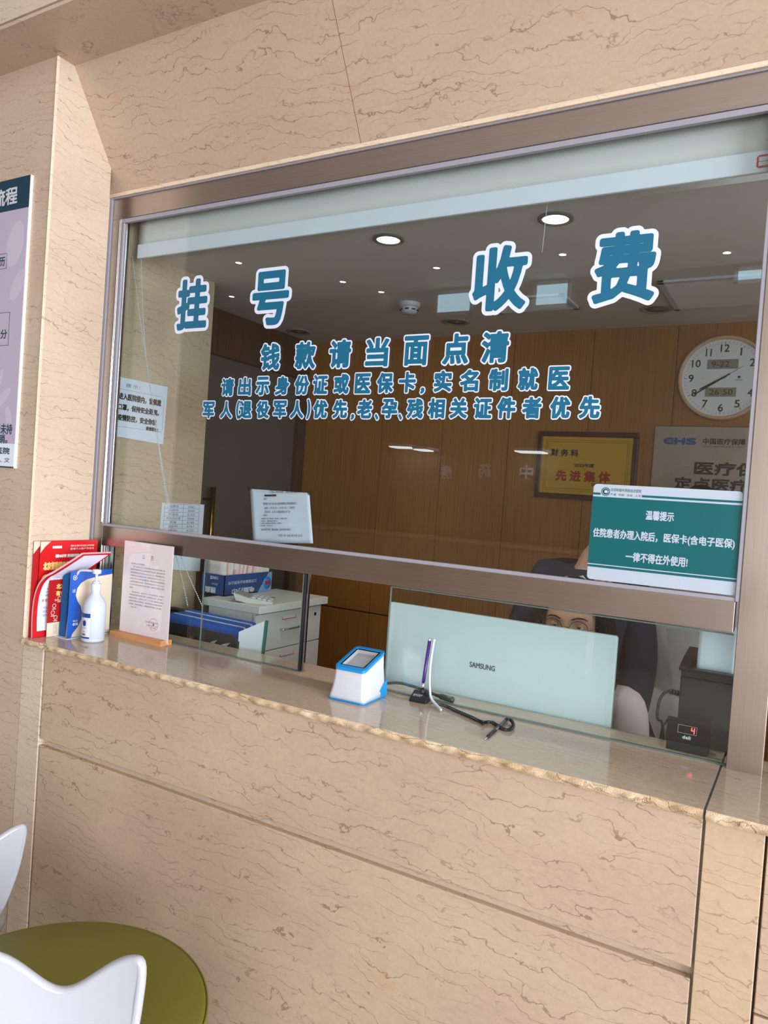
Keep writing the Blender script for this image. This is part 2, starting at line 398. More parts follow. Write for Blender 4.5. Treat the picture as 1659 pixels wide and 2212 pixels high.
def put_text(mb, txt, O, U, V, N, box, bold=0.0, lift=0.0006, align='fit'):
    """write txt on the plane (O; U right, V up, N out) inside box (u0,u1,v0,v1); bold widens the strokes (metres)"""
    v, f, e = glyphs(txt)
    if len(v) == 0: return mb
    u0, u1, v0, v1 = box
    if bold < 0.00045 or (bold < 0.0007 and len(txt) > 12): bold = 0.0
    lo, hi = v.min(0), v.max(0); d = np.maximum(hi-lo, 1e-6)
    sx = (u1-u0-2*bold)/d[0]; sy = (v1-v0-2*bold)/d[1]
    if bold > 0: v, f = bold_mesh(txt, bold/sx, sy/sx)
    O, U, V, N = map(Vector, (O, U, V, N))
    flip = U.cross(V).dot(N) < 0
    vs = [O+U*(u0+bold+(p[0]-lo[0])*sx)+V*(v0+bold+(p[1]-lo[1])*sy)+N*lift for p in v]
    return mb.add(vs, [tuple(reversed(g)) for g in f] if flip else f)
UX, UZ, NF = Vector((1, 0, 0)), Vector((0, 0, 1)), Vector((0, -1, 0))   # a sign that faces the hall
UY, NR = Vector((0, 1, 0)), Vector((1, 0, 0))                           # a sheet that faces +x
# ================================================================== STRUCTURE
ZC2 = 5.05          # hall ceiling
ZF = -0.62          # floor
YF = -0.39          # front plane of the stone wall and of the counter
ZC = 0.903          # counter top
ZS = 3.36           # stone soffit over the window
XL, XR = -2.87, -0.172
ZH0, ZH1 = 2.81, 2.905
mb = MB()
mb.obox((-3.75, YF, ZF), (0.878, 0, 0), (0, 0.30, 0), (0, 0, ZS-ZF)).obox((-13.0, YF, ZF), (9.245, 0, 0), (0, 0.30, 0), (0, 0, ZS-ZF))
struct(mb.build('wall_left', 'marble_left'))
mb = MB()   # splayed reveal beside the window, one slab above another
for z0, z1 in ((0.88, 2.978), (2.981, ZS)):
    mb.prism([(XL, YF, z0), (-2.955, 0.03, z0), (-3.02, 0.03, z0), (XL-0.02, YF+0.002, z0)], (0, 0, z1-z0))
struct(mb.build('wall_reveal', 'marble_warm'))
mb = MB().box(XL-0.004, XL-0.001, YF-0.003, YF+0.002, 0.91, ZS-0.002)
struct(mb.build('trim_1', 'marble_warm'), 'pale edge strip of the left stone wall')
# sloping stone fascia above the window: leans out towards the hall as it rises
mb = MB()
fb, ft = Vector((0, -0.035, 2.925)), Vector((0, -0.315, ZS+0.01)); dn = Vector((0, 0.05, 0.03))
for x0, x1 in ((-2.97, -1.562), (-1.559, 0.35), (0.353, 1.4)):
    mb.obox((x0, fb.y, fb.z), (x1-x0, 0, 0), ft-fb, dn)
struct(mb.build('wall_fascia', 'marble'))
mb = MB().obox((-2.965, -0.04, 2.908), (4.36, 0, 0), (0, 0.06, 0), (0, 0, 0.017))
struct(mb.build('trim_2', 'marble_warm', bevel=0.002), 'thin stone lip over the steel window head')
mb = MB().box(-13, 9.6, -0.604, 0.2, ZS, ZS+0.014).box(-13, 9.6, -0.594, 0.2, ZS+0.014, ZS+0.024)
struct(mb.build('ceiling_soffit', 'marble_left'))
mb = MB().box(-13, 9.6, -0.604, -0.52, ZS+0.024, ZC2-0.01)
struct(mb.build('wall_header', 'marble_strip'))
# lower wall under the counter
mb = MB()
mb.box(-2.723, -0.178, YF, YF+0.05, 0.502, 0.876)
mb.box(-2.723, -0.178, YF, YF+0.05, ZF, 0.474)
struct(mb.build('wall_counter_front', 'marble_low', bevel=0.003))
mb = MB().box(-2.722, -0.176, YF+0.022, YF+0.05, 0.474, 0.502).box(-2.735, -2.723, YF+0.02, YF+0.06, ZF, 0.88).box(-0.178, -0.170, YF+0.02, YF+0.06, ZF, 0.88)
struct(mb.build('trim_3', 'marble_left'), 'recessed joint between the stone slabs below the counter')
mb = MB().box(XL+0.001, -2.733, YF-0.001, YF+0.06, ZF, 0.879)
struct(mb.build('wall_counter_end', 'marble_strip', bevel=0.002))
mb = MB().box(-0.172, -0.040, YF-0.002, YF+0.06, ZF, 0.879)
struct(mb.build('wall_counter_pier', 'marble_pier', bevel=0.002))
mb = MB().box(-0.034, 1.398, YF+0.004, YF+0.05, 0.447, 0.879).box(-0.034, 1.398, YF+0.004, YF+0.05, ZF, 0.44).box(-0.036, 1.398, YF+0.02, YF+0.06, ZF, 0.88)
struct(mb.build('wall_counter_right', 'marble_low', bevel=0.002))
mb = MB().box(XL, 1.398, YF+0.055, 0.09, ZF, 0.878)
struct(mb.build('wall_counter_core', 'marble_left'))

struct(MB().box(1.4, 9.6, YF+0.005, 0.3, ZF, ZS).build('wall_front_right', 'marble_left'))
# polished stone counter, two slabs
for nm, x0, x1, lb in (('counter_slab', -2.72, -0.178, 'long polished beige stone counter slab with a chipped rough front edge'),
                       ('counter_slab', -0.172, 1.395, 'polished stone counter slab right of the seam under the steel mullion'),
                       ('counter_slab', -2.868, -2.724, 'short stone counter slab end under the red leaflets beside the left wall')):
    t = thing(nm, lb, 'counter', (x0, YF, ZC-0.026), 'stone counter slabs')
    mb = MB().box(x0, x1, YF-0.008, 0.13, ZC-0.004, ZC); o = mb.build('counter_top', 'marble_top', t)
    # broken, pitted front edge
    rnd = random.Random(3)
    def edge(u, v, x0=x0, x1=x1):
        x = x0+(x1-x0)*u
        j = 0.0035*math.sin(x*41)+0.003*math.sin(x*97+1)+0.003*math.sin(x*211+v*9)
        return (x, YF-0.0085-0.006*math.sin(v*math.pi)+j*math.sin(v*math.pi), ZC-0.001-0.024*v+(0.001*math.sin(x*160) if v > 0.9 else 0))
    n = max(10, int((x1-x0)*90))
    MB().grid(edge, n, 5, True, True).box(x0, x1, YF-0.006, 0.13, ZC-0.026, ZC-0.0045).build('rough_edge', 'marble_edge', t)
mb = MB().box(-0.178, -0.172, YF-0.004, 0.1, ZC-0.026, ZC-0.003)
struct(mb.build('trim_4', 'ink_grey'), 'dark seam between the counter slabs')

# ------------------------------------------------------------------ window
win = sroot('window_1', (-1.55, 0, ZC))
FY0, FY1 = -0.022, 0.030
MB().box(-2.955, 1.4, FY0, FY1, ZH0, ZH1).build('frame_head', 'steel', win, 0.002)
MB().box(-2.955, -2.865, FY0, FY1, ZC, ZH0).build('frame_stile', 'steel_v', win, 0.002)
MB().box(-2.865, XR, FY0, FY1, 1.293, 1.384).build('frame_rail', 'steel', win, 0.002)
MB().box(XR+0.010, -0.068, FY0-0.006, FY1, ZC-0.002, ZH0).build('frame_mullion', 'steel_v', win, 0.002)
MB().box(-0.060, 1.4, FY0, FY1, 1.293, 1.384).build('frame_rail', 'steel', win, 0.002)
MB().box(1.31, 1.4, FY0-0.001, FY1, ZC, ZH0).build('frame_stile', 'steel_v', win, 0.002)
g = MB()
g.box(-2.865, XR, FY0+0.002, -0.002, ZH0-0.020, ZH0-0.001)                     # below the head
g.box(-2.865, -2.848, FY0+0.004, -0.002, 1.384, ZH0-0.02)                      # beside the stile
g.box(-2.872, XR, FY0-0.001, -0.002, 1.3835, 1.396)                            # on the rail
g.box(XR-0.002, XR+0.010, FY0-0.004, -0.002, 1.384, ZH0-0.001)                 # mullion side
g.box(-2.958, 1.4, FY0-0.006, 0.01, ZH1-0.002, ZH1+0.008).box(-2.948, -2.926, FY0-0.008, 0.01, ZC+0.3, ZH1+0.006)
g.build('sealant_strip', 'gasket', win, 0.002)
c = MB().box(-2.878, -2.868, FY0-0.006, FY0+0.004, 1.40, ZH0-0.005).box(-2.846, -2.838, -0.01, -0.002, 1.397, ZH0-0.02)
c.box(-2.862, -2.846, -0.01, 0.01, ZC+0.002, 1.292).box(-2.840, -2.822, 0.012, 0.024, ZC+0.002, 1.292)
c.build('metal_bead', 'chrome', win, 0.002)
MB().box(-2.86, XR+0.012, 0.0, 0.008, 1.386, ZH0-0.004).build('glass_pane', 'glass', win)
MB().box(-0.066, 1.31, 0.0, 0.008, 1.386, ZH0-0.004).build('glass_pane', 'glass', win)
for x0, x1, y, z1 in ((-2.85, -2.215, 0.004, 1.297), (-2.225, -1.706, -0.010, 1.3), (-1.314, XR+0.012, -0.004, 1.286), (-0.06, 1.31, 0.0, 1.29)):
    MB().box(x0, x1, y, y+0.006, ZC+0.004, z1).build('glass_pane', 'glass_clear', win)
e = MB()
e.box(-1.7065, -1.7035, -0.0105, -0.0035, ZC+0.003, 1.293).box(-1.3165, -1.3135, -0.0045, 0.0025, ZC+0.003, 1.286)
e.box(-2.2265, -2.2245, -0.0105, -0.0035, ZC+0.003, 1.293).box(-1.314, XR, -0.0045, 0.0025, 1.284, 1.2885)
e.box(-2.66, -1.71, -0.013, -0.001, ZC, ZC+0.005).box(-1.31, XR+0.01, -0.007, 0.006, ZC, ZC+0.005)
e.build('glass_edge', 'glass_edge', win)
MB().box(-1.6995, -1.6955, -0.011, 0.006, ZC+0.003, 1.293).build('seal_strip', 'black', win)
MB().box(-1.690, -1.684, 0.0, 0.010, ZC+0.003, 1.293).build('sliding_track', 'chrome', win)

# ------------------------------------------------------------------ office
XO, XD, YB, ZO = -2.885, -3.30, 2.10, 2.70
mb = MB().box(-3.40, XO, 0.03, 0.635, ZF, 3.1)
struct(mb.build('wall_office_left', 'office_wall', bevel=0.002))
mb = MB()
xs = [XD-0.02]+[PY(*q, YB).x for q in ((704.7, 920), (826, 920), (957, 920), (1094, 1000), (1264, 1000), (1452, 900))]
xs = xs+[xs[-1]+0.49, xs[-1]+0.98, xs[-1]+1.47, 1.4]
for a, b in zip(xs, xs[1:]):
    if b-a < 0.02: continue
    mb.box(a+0.002, b-0.002, YB, YB+0.03, 0.792, ZO).box(a+0.002, b-0.002, YB, YB+0.03, ZF, 0.782)
mbk = MB().box(XD-0.1, 1.5, YB+0.012, YB+0.08, ZF, ZO+0.05)
struct(mb.build('wall_back', 'wood')); struct(mbk.build('wall_back_core', 'wood_dark'))
mb = MB().box(XD-0.1, 1.5, 0.25, YB+0.08, ZO, ZO+0.06).box(XD-0.1, 1.5, 0.24, 0.25, ZO, 3.1).box(XD-0.1, 1.5, 0.03, 0.25, 3.02, 3.1)
struct(mb.build('ceiling_office', 'ceiling'))
struct(MB().box(XD-0.12, 1.5, 0.09, YB+0.08, ZF-0.05, ZF).build('floor_office', 'hall_floor'))
struct(MB().box(1.4, 1.5, 0.03, YB+0.08, ZF, 3.1).build('wall_office_right', 'ceiling'))
# glazed door in the side of the office
dr = sroot('door_1', (XD, 1.3, ZF))
MB().box(XD-0.06, XD+0.02, 0.60, YB-0.01, 2.42, ZO).build('door_header', 'wood_dark', dr)
MAT['door_panel'] = plain('grey_glazed_door', (98, 88, 78), 0.12, noise=0.12, nscale=2)
MB().box(XD-0.04, XD-0.02, 0.62, 2.0, ZF+0.02, 2.42).build('door_panel', 'door_panel', dr)
MB().box(XD-0.05, XD+0.015, 2.0, YB-0.005, ZF, 2.42).build('door_frame', 'wood_dark', dr)
hb = PX(462, 1052, XD+0.06); hb2 = PX(455, 1150, XD+0.06)
MAT['bronze'] = plain('bronze_metal', (150, 116, 66), 0.2, 1.0, noise=0)
MB().tube([(XD+0.055, hb.y, hb.z-0.62), (XD+0.055, hb.y, hb.z)], 0.018, 14).tube([(XD-0.03, hb.y, hb.z-0.08), (XD+0.055, hb.y, hb.z-0.08)], 0.009, 8).build('door_handle', 'bronze', dr)

# ------------------------------------------------------------------ the hall behind the camera (seen in the glass)
struct(MB().box(-13, 9.6, -8.6, YF+0.02, ZF-0.05, ZF).build('floor', 'hall_floor'))
struct(MB().box(-13, 9.6, -8.8, -0.56, ZC2, ZC2+0.06).build('ceiling_hall', 'hall_ceiling'))
mb = MB().box(-13, 0.6, -8.8, -8.6, ZF, ZC2).box(0.6, 9.6, -8.8, -8.6, 3.95, ZC2)  # right part left open behind the added fill lamp
struct(mb.build('wall_hall_far', 'hall_wall'))
# two downlights behind the first pane, in the office ceiling
def ring(name, P, r, r2, label, cat, lit, group=None, dark='white'):
    t = thing(name, label, cat, P, group)
    MB().lathe([(r, 0), (r*1.02, -0.006), (r2, -0.008), (r2*0.98, 0.0)], P, 36).build('trim_ring', dark, t)
    MB().lathe([(0, -0.004), (r2, -0.004), (r2, 0.0)], P, 36).build('diffuser' if lit else 'grille', 'lamp' if lit else 'black', t)
    return t
MAT['ring_dark'] = plain('grey_light_trim', (96, 92, 90), 0.4)
MAT['speaker_ring'] = plain('ceiling_speaker_ring', (150, 144, 138), 0.6)
for q, lb in (((839, 516), 'lit round downlight in the office ceiling left of the white string'), ((1200, 471), 'lit round downlight in the office ceiling beside the white string')):
    P = PZ(*q, ZO); ring('ceiling_downlight', P, 0.066, 0.050, lb, 'ceiling light', True, 'lit office downlights', 'ring_dark')
    l = bpy.data.lights.new('downlight_glow', 'SPOT'); l.energy = 26; l.spot_size = R(130); l.spot_blend = 0.6; l.shadow_soft_size = 0.05; l.color = (1, 0.95, 0.86)
    o = bpy.data.objects.new('downlight_glow', l); COL.objects.link(o); o.location = P-Vector((0, 0, 0.03))
for q, lb in (((645, 716), 'round ceiling speaker nearest the dark header over the door'), ((985, 695), 'round ceiling speaker beside the middle air vent'), ((1418, 667), 'round ceiling speaker left of the large air vent')):
    P = PZ(*q, ZO); t = thing('ceiling_speaker', lb, 'speaker', P, 'round ceiling speakers')
    MB().lathe([(0.085, 0), (0.083, -0.005), (0.062, -0.006), (0.06, -0.002)], P, 32).build('ring', 'speaker_ring', t)
    MB().lathe([(0, -0.003), (0.06, -0.003), (0.06, 0)], P, 24).lathe([(0.02, -0.003), (0.018, -0.008), (0, -0.009)], P, 16).build('grille', 'ink_grey', t)
P = PZ(885, 655, ZO); t = thing('smoke_detector', 'white dome smoke detector on the office ceiling', 'smoke detector', P)
MB().lathe([(0.06, 0), (0.06, -0.018), (0.055, -0.022), (0.048, -0.026)], P, 32).build('base', 'white', t)
MB().lathe([(0.048, -0.024), (0.046, -0.045), (0.036, -0.058), (0, -0.062)], P, 32).build('dome', 'white', t)
o = MB()
for k in range(8): a = R(45*k); o.obox(P+Vector((math.cos(a)*0.046, math.sin(a)*0.046, -0.044)), (-math.sin(a)*0.022, math.cos(a)*0.022, 0), (math.cos(a)*0.003, math.sin(a)*0.003, 0), (0, 0, 0.007))
o.build('smoke_slots', 'black', t)
def vent(x0, x1, y0, y1, lb):
    t = thing('air_vent', lb, 'air vent', ((x0+x1)/2, (y0+y1)/2, ZO), 'ceiling air vents'); z = ZO
    MB().box(x0, x1, y0, y0+0.03, z-0.012, z).box(x0, x1, y1-0.03, y1, z-0.012, z).box(x0, x0+0.03, y0, y1, z-0.012, z).box(x1-0.03, x1, y0, y1, z-0.012, z).build('frame', 'white', t, 0.002)
    m = MB(); n = int((y1-y0-0.06)/0.028)
    for k in range(n):
        y = y0+0.034+k*0.028; m.obox((x0+0.03, y, z-0.003), (x1-x0-0.06, 0, 0), (0, 0.020, -0.010), (0, 0.001, 0.002))
    m.build('slats', 'ceiling', t); MB().box(x0+0.03, x1-0.03, y0+0.03, y1-0.03, z-0.0012, z-0.0002).build('duct', 'black', t)
vent(-0.70, 0.12, 1.22, 1.74, 'large slatted air vent in the ceiling above the clock')
vent(-1.62, -1.16, 1.30, 1.60, 'small slatted air vent beside the smoke detector')

# hall lights and far windows, only seen mirrored in the glass
for x, y in ((390, 482), (515, 567), (740, 608), (823, 630), (943, 578), (1215, 549), (1570, 545), (500, 640)):
    P = PZ(x, y, ZC2); P.y = -P.y; t = thing('hall_downlight', 'small lit hall downlight mirrored as a white dot in the window glass', 'ceiling light', P, 'hall downlights mirrored in the glass')
    MB().lathe([(0.075, 0), (0.073, -0.006), (0.05, -0.007)], P, 20).build('trim_ring', 'white', t)
    MB().lathe([(0, -0.005), (0.05, -0.005), (0.05, 0)], P, 16).build('diffuser', 'lamp_small', t)

YH = -8.59
def mirrored(x, y): q = PY(x, y, 8.59); return Vector((q.x, YH, q.z))
wn = 2
for x0, y0, x1, y1 in ((945, 632, 1018, 676), (1158, 612, 1228, 660), (1594, 582, 1652, 606)):
    a, b_ = mirrored(x0, y1), mirrored(x1, y0); z0 = a.z; z1 = min(b_.z+0.05, ZC2-0.01)
    r_ = sroot('window_%d' % wn, (a.x, YH, z0)); wn += 1
    MB().box(a.x, b_.x, YH, YH+0.012, z0, z1-0.05).build('pane', 'sky_pane', r_)
    MB().box(a.x-0.05, a.x, YH, YH+0.03, z0-0.05, z1).box(b_.x, b_.x+0.05, YH, YH+0.03, z0-0.05, z1).box(a.x-0.05, b_.x+0.05, YH, YH+0.03, z0-0.05, z0).box(a.x-0.05, b_.x+0.05, YH, YH+0.03, z1-0.05, z1).build('window_frame', 'white', r_)
for x0, x1, yy, lb in ((868, 908, 971, 'left strip light over the far counter, mirrored in the glass'), (920, 945, 977, 'short strip light over the far counter, mirrored in the glass'), (1133, 1190, 981, 'right strip light mirrored in the glass left of the gold plaque')):
    a, b_ = mirrored(x0, yy), mirrored(x1, yy)
    t = thing('strip_light', lb, 'strip light', a, 'strip lights over the far counter')
    MB().box(a.x, b_.x, YH+0.15, YH+0.45, a.z, a.z+0.02).build('diffuser', 'tube', t); MB().box(a.x-0.02, b_.x+0.02, YH, YH+0.46, a.z+0.02, a.z+0.06).build('housing', 'white', t)
t = thing('pharmacy_sign', 'white three-character pharmacy lettering on the far hall wall, mirrored faintly in the glass', 'sign', (-4.4, YH, 2.0))
for ch, q in zip('中药房', ((1137, 1020), (1047, 1017), (965, 1020))):
    m = MB(); c = mirrored(*q); put_text(m, ch, c, -UX, UZ, Vector((0, 1, 0)), (-0.11, 0.11, -0.11, 0.11), 0.008, 0.01)
    m.build('character', 'white_vinyl', t)
t = thing('hall_counter', 'pale pharmacy counter far across the hall, mirrored faintly in the glass', 'counter', (-4.5, -7.9, ZF))
MB().box(-7.5, -2.5, -8.1, -7.7, ZF, 1.0).build('counter_front', 'marble_left', t); MB().box(-7.55, -2.45, -8.15, -7.62, 1.0, 1.04).build('counter_top', 'marble_warm', t)
# ================================================================== LETTERING ON THE GLASS
def letter(o_name, ch, c, w_, h_, bold, rim, parent=None, label=None, group=None):
    """one vinyl character: white outline sheet with the teal character on it"""
    O = Vector((c.x, -0.0005, c.z))
    core = MB(); put_text(core, ch, O, UX, UZ, NF, (-w_/2, w_/2, -h_/2, h_/2), bold, 0.0009)
    r = core.build(o_name, 'teal_vinyl', parent)
    if label: tag(r, label, 'window lettering', group)
    out = MB(); put_text(out, ch, O, UX, UZ, NF, (-w_/2-rim, w_/2+rim, -h_/2-rim, h_/2+rim), bold+rim, 0.0003)
    out.build('white_outline', 'white_vinyl', r)
    return r
G4 = 'large vinyl characters on the window'
for ch, x0, y0, x1, y1, lb in (('挂', 383, 604, 449, 711, 'large teal white-edged character 挂, leftmost of the big four on the window'),
                              ('号', 545, 588, 625, 700, 'large teal white-edged character 号 under the blind, second from the left'),
                              ('收', 1022, 533, 1140, 669, 'large teal white-edged character 收 between the two lit downlights'),
                              ('费', 1282, 498, 1419, 655, 'large teal white-edged character 费, biggest in the photo, upper right')):
    a = PY(x0, (y0+y1)/2); b_ = PY(x1, (y0+y1)/2); h_ = 0.222
    c = Vector(((a.x+b_.x)/2, 0, PY((x0+x1)/2, (y0+y1)/2).z))
    letter('window_character', ch, c, b_.x-a.x-0.004, h_, 0.0075, 0.014, None, lb, G4)
def line(name, lb, chars, xs, yl, yr, size, bold, rim):
    a = PY(xs[0], yl); b_ = PY(xs[-1], yr)
    t = thing(name, lb, 'window lettering', (a.x, 0, a.z), 'vinyl text lines on the window')
    for ch, x in zip(chars, xs):
        y = yl+(yr-yl)*(x-xs[0])/(xs[-1]-xs[0]); c = PY(x, y); c.z = a.z+(b_.z-a.z)*(c.x-a.x)/(b_.x-a.x)
        w_, h_ = size*0.92, size
        if ch in '，,、': w_, h_ = size*0.22, size*0.30; c.z -= size*0.42
        if ch in '()': w_, h_ = size*0.24, size*1.08
        letter('character', ch, c, w_, h_, bold, rim, t)
line('vinyl_lettering', 'upper teal text line 钱款请当面点清 on the window, largest of the three lines', '钱款请当面点清', [584, 660, 735, 815, 899, 985, 1070], 771, 750, 0.108, 0.0042, 0.0055)
line('vinyl_lettering', 'middle teal text line about identity cards, on the window', '请出示身份证或医保卡，实名制就医', [492, 529, 567.5, 610, 652.5, 692, 738, 784, 832, 880, 914, 957, 1014, 1077, 1141, 1208], 836, 817, 0.076, 0.0032, 0.0042)
line('vinyl_lettering', 'lowest teal text line about priority for soldiers, on the window', '军人(退役军人)优先，老、孕、残相关证件者优先', [451, 489, 514, 531, 568, 605, 642, 667, 692, 735, 763, 788, 815, 842, 866, 897, 943, 991, 1043, 1094, 1149, 1210, 1274], 885.5, 880, 0.072, 0.0032, 0.0042)

# ================================================================== BLIND
t = thing('roller_blind', 'half-raised cream roller blind behind the top of the window', 'blind', (-1.5, 0.04, 2.64))
MAT['blind'] = plain('cream_blind_cloth', (222, 224, 218), 0.8, noise=0.03)
MAT['blind_bar'] = plain('pale_blue_white_bar', (232, 242, 250), 0.45, noise=0.01)
def bl(u, v):
    x = -2.815+(XR+0.03+2.815)*u; z = 2.70+0.2*v
    return (x, 0.046+0.004*math.sin(u*23)*v, z)
MB().grid(bl, 60, 4).build('fabric', 'blind', t, solid=0.001)
MB().box(-2.815, XR+0.03, 0.036, 0.052, 2.640, 2.705).build('bottom_bar', 'blind_bar', t, 0.004)
ch = MB()
def strand(pts):
    P = [Vector(p) for p in pts]; out = []
    for a, b_ in zip(P, P[1:]):
        n = max(1, int((b_-a).length/0.0095))
        out += [a+(b_-a)*(i/n) for i in range(n)]
    for q in out: ch.ball(q, 0.0031, 6)
    ch.tube(P, 0.0009, 4)
yc = 0.06
strand([PY(286, 556, yc), PY(300, 670, yc), PY(318, 790, yc), PY(337, 925, yc), PY(355, 1050, yc), PY(378, 1190, yc), PY(396, 1262, yc), PY(406, 1311, yc)])
strand([PY(305, 553, yc), PY(309, 690, yc), PY(317, 790, yc+0.004), PY(338, 925, yc+0.004), PY(357, 1050, yc), PY(386, 1190, yc), PY(408, 1245, yc), PY(438, 1312, yc)])
ch.build('bead_chain', 'white', t)
MB().tube([PY(1183, 430, 0.07), PY(1177, 490, 0.07), PY(1171, 545, 0.07)], 0.0012, 5).build('lift_string', 'white', t)
t = thing('inventory_tag', 'small white tag with a red border stuck on the blind bar', 'tag', PY(1655, 350, 0.034))
a = PY(1634, 352, 0.034); o8 = [(0.006, 0), (0.064, 0), (0.07, 0.006), (0.07, 0.032), (0.064, 0.038), (0.006, 0.038), (0, 0.032), (0, 0.006)]
z0 = 2.652
MB().prism([(a.x+u, 0.0355, z0+v) for u, v in o8], (0, -0.0008, 0)).build('border', 'red', t)
MB().box(a.x+0.006, a.x+0.064, 0.0336, 0.0345, z0+0.006, z0+0.0175).box(a.x+0.006, a.x+0.064, 0.0336, 0.0345, z0+0.0195, z0+0.032).build('paper', 'paper', t)

# ================================================================== SHEETS AND SIGNS
def sheet_text(rows, O, U, V, N, name, mat, parent, lift=0.0008, each=False):
    """rows: (text, u0, u1, v0, v1, bold, align)"""
    if each:
        for r_ in rows: sheet_text([r_], O, U, V, N, name, mat, parent, lift)
        return
    m = MB()
    for tx, u0, u1, v0, v1, bo, al in rows: put_text(m, tx, O, U, V, N, (u0, u1, v0, v1), bo, lift, al)
    return m.build(name, mat, parent)
# --- teal notice board leaning in the lower right corner of the window
X0, X1, Z0, Z1 = -0.604, -0.174, 1.400, 1.702; W_, H_ = X1-X0, Z1-Z0; YS = -0.018
t = thing('notice_board', 'teal and white hospital notice board in the lower right corner of the window', 'sign', (X0, YS, Z0))
O = Vector((X0, YS, Z0))
MB().prism([(X0+u, YS+0.012, Z0+v) for u, v in rrect2(0, W_, 0, H_, 0.012)], (0, -0.012, 0)).build('board', 'board_white', t, 0.0015)
m = MB(); L1 = 0.0006
rect(m, O+NF*0.0002, UX, UZ, 0, W_, 0.040, 0.262, L1, NF)
rect(m, O+NF*0.0002, UX, UZ, 0, 0.024, 0.268, 0.2745, L1, NF); rect(m, O+NF*0.0002, UX, UZ, 0.150, W_, 0.268, 0.2745, L1, NF)
m.build('teal_panel', 'teal_sign', t)
m = MB(); rect(m, O, UX, UZ, 0, W_, 0.0475, 0.0505, 0.0012, NF)
m.build('white_stripe', 'board_white', t)
m = MB(); c = O+Vector((0.040, 0, 0.279))
m.lathe([(0.0132, 0), (0.0132, 0.001), (0.0112, 0.001), (0.0112, 0)], c, 36, NF); m.lathe([(0, 0.0006), (0.0092, 0.0006), (0.0092, 0.0)], c, 30, NF)
m.build('emblem', 'teal_sign', t)
m = MB(); rect(m, c+NF*0.0004, UX, UZ, -0.0042, 0.0042, -0.0042, 0.0042, 0.0006, NF); m.build('emblem_centre', 'white', t)
sheet_text([('北京和谐中西医结合医院', 0.055, 0.147, 0.281, 0.291, 0.0002, 'fit'), ('严谨 · 科技 · 互动 · 人文', 0.055, 0.147, 0.268, 0.275, 0.0001, 'fit')], O, UX, UZ, NF, 'green_lettering', 'teal_sign', t)
sheet_text([('温馨提示', 0.165, 0.247, 0.200, 0.229, 0.0008, 'fit'), ('住院患者办理入院后，', 0.010, 0.205, 0.134, 0.164, 0.0008, 'fit'), ('医保卡(含电子医保)', 0.222, 0.418, 0.132, 0.164, 0.0008, 'fit'),
            ('一律不得在外使用!', 0.115, 0.295, 0.068, 0.098, 0.0008, 'fit')], O, UX, UZ, NF, 'text_line', 'board_white', t, 0.0014, True)

# --- printed holiday notice taped inside the glass
t = thing('taped_notice', 'white printed holiday notice taped inside the glass above the rail', 'paper notice', (-1.85, 0.01, 1.4))
c4 = [PY(540, 1056, 0.012), PY(668, 1065, 0.012), PY(675, 1174, 0.012), PY(547, 1172, 0.012)]
def nt_(u, v):
    p = (c4[3]*(1-u)+c4[2]*u)*(1-v)+(c4[0]*(1-u)+c4[1]*u)*v
    return (p.x, 0.0125+0.002*math.sin(u*9)*(1-v)+0.003*(1-v)*u, p.z)
MAT['notice_paper'] = plain('cool_white_paper', (222, 232, 244), 0.7, noise=0.01)
MB().grid(nt_, 16, 10).build('sheet', 'notice_paper', t, solid=0.0004)
O = c4[3].copy(); U = (c4[2]-c4[3]).normalized(); V = UZ; O.y = 0.0095; U.y = 0; U.normalize(); hh = c4[0].z-c4[3].z
k = hh/0.205
rows = [('门诊二科中秋、国庆放假通知', 0.070, 0.222, 0.188, 0.200, 0.0004, 'fit'), ('尊敬的患者及家属：', 0.045, 0.108, 0.176, 0.184, 0.0005, 'fit'), ('您好！', 0.043, 0.062, 0.164, 0.171, 0.0002, 'fit'),
        ('现将我门诊二科 2026 国庆假期出诊安排通知如下：', 0.042, 0.215, 0.144, 0.153, 0.0002, 'fit'), ('放假：9 月 25 日 — 10 月 4 日，门诊停诊', 0.050, 0.205, 0.128, 0.137, 0.0002, 'fit'),
        ('正常开诊：10 月 5 日起恢复全天门诊', 0.050, 0.182, 0.113, 0.122, 0.0002, 'fit'), ('温馨提示：', 0.046, 0.070, 0.102, 0.108, 0.0004, 'fit'),
        ('1. 请需要到门诊二科的患者，提前安排，合理就诊时间。', 0.032, 0.170, 0.089, 0.095, 0.0002, 'fit'), ('2. 临时就诊，请前往指定科室就诊。', 0.032, 0.122, 0.080, 0.086, 0.0003, 'fit'),
        ('3. 如需急诊请直接前往就近医院，合理就诊。', 0.032, 0.146, 0.071, 0.077, 0.0003, 'fit'), ('4. 咨询电话：13801234139', 0.032, 0.098, 0.062, 0.068, 0.0003, 'fit'),
        ('由此带来不便，敬请谅解！祝大家节日快乐！', 0.040, 0.192, 0.046, 0.055, 0.0002, 'fit'), ('门诊二科  2026 年 9 月 20 日', 0.130, 0.248, 0.024, 0.033, 0.0002, 'fit')]
rows = [(a, b_, c, d*k, e*k, f, g_) for a, b_, c, d, e, f, g_ in rows]
sheet_text(rows, O, U, V, NF, 'print', 'ink', t, 0.0012)
MAT['tape'] = glassmat('clear_tape', (0.80, 0.80, 0.76), 1.5, 0.10)
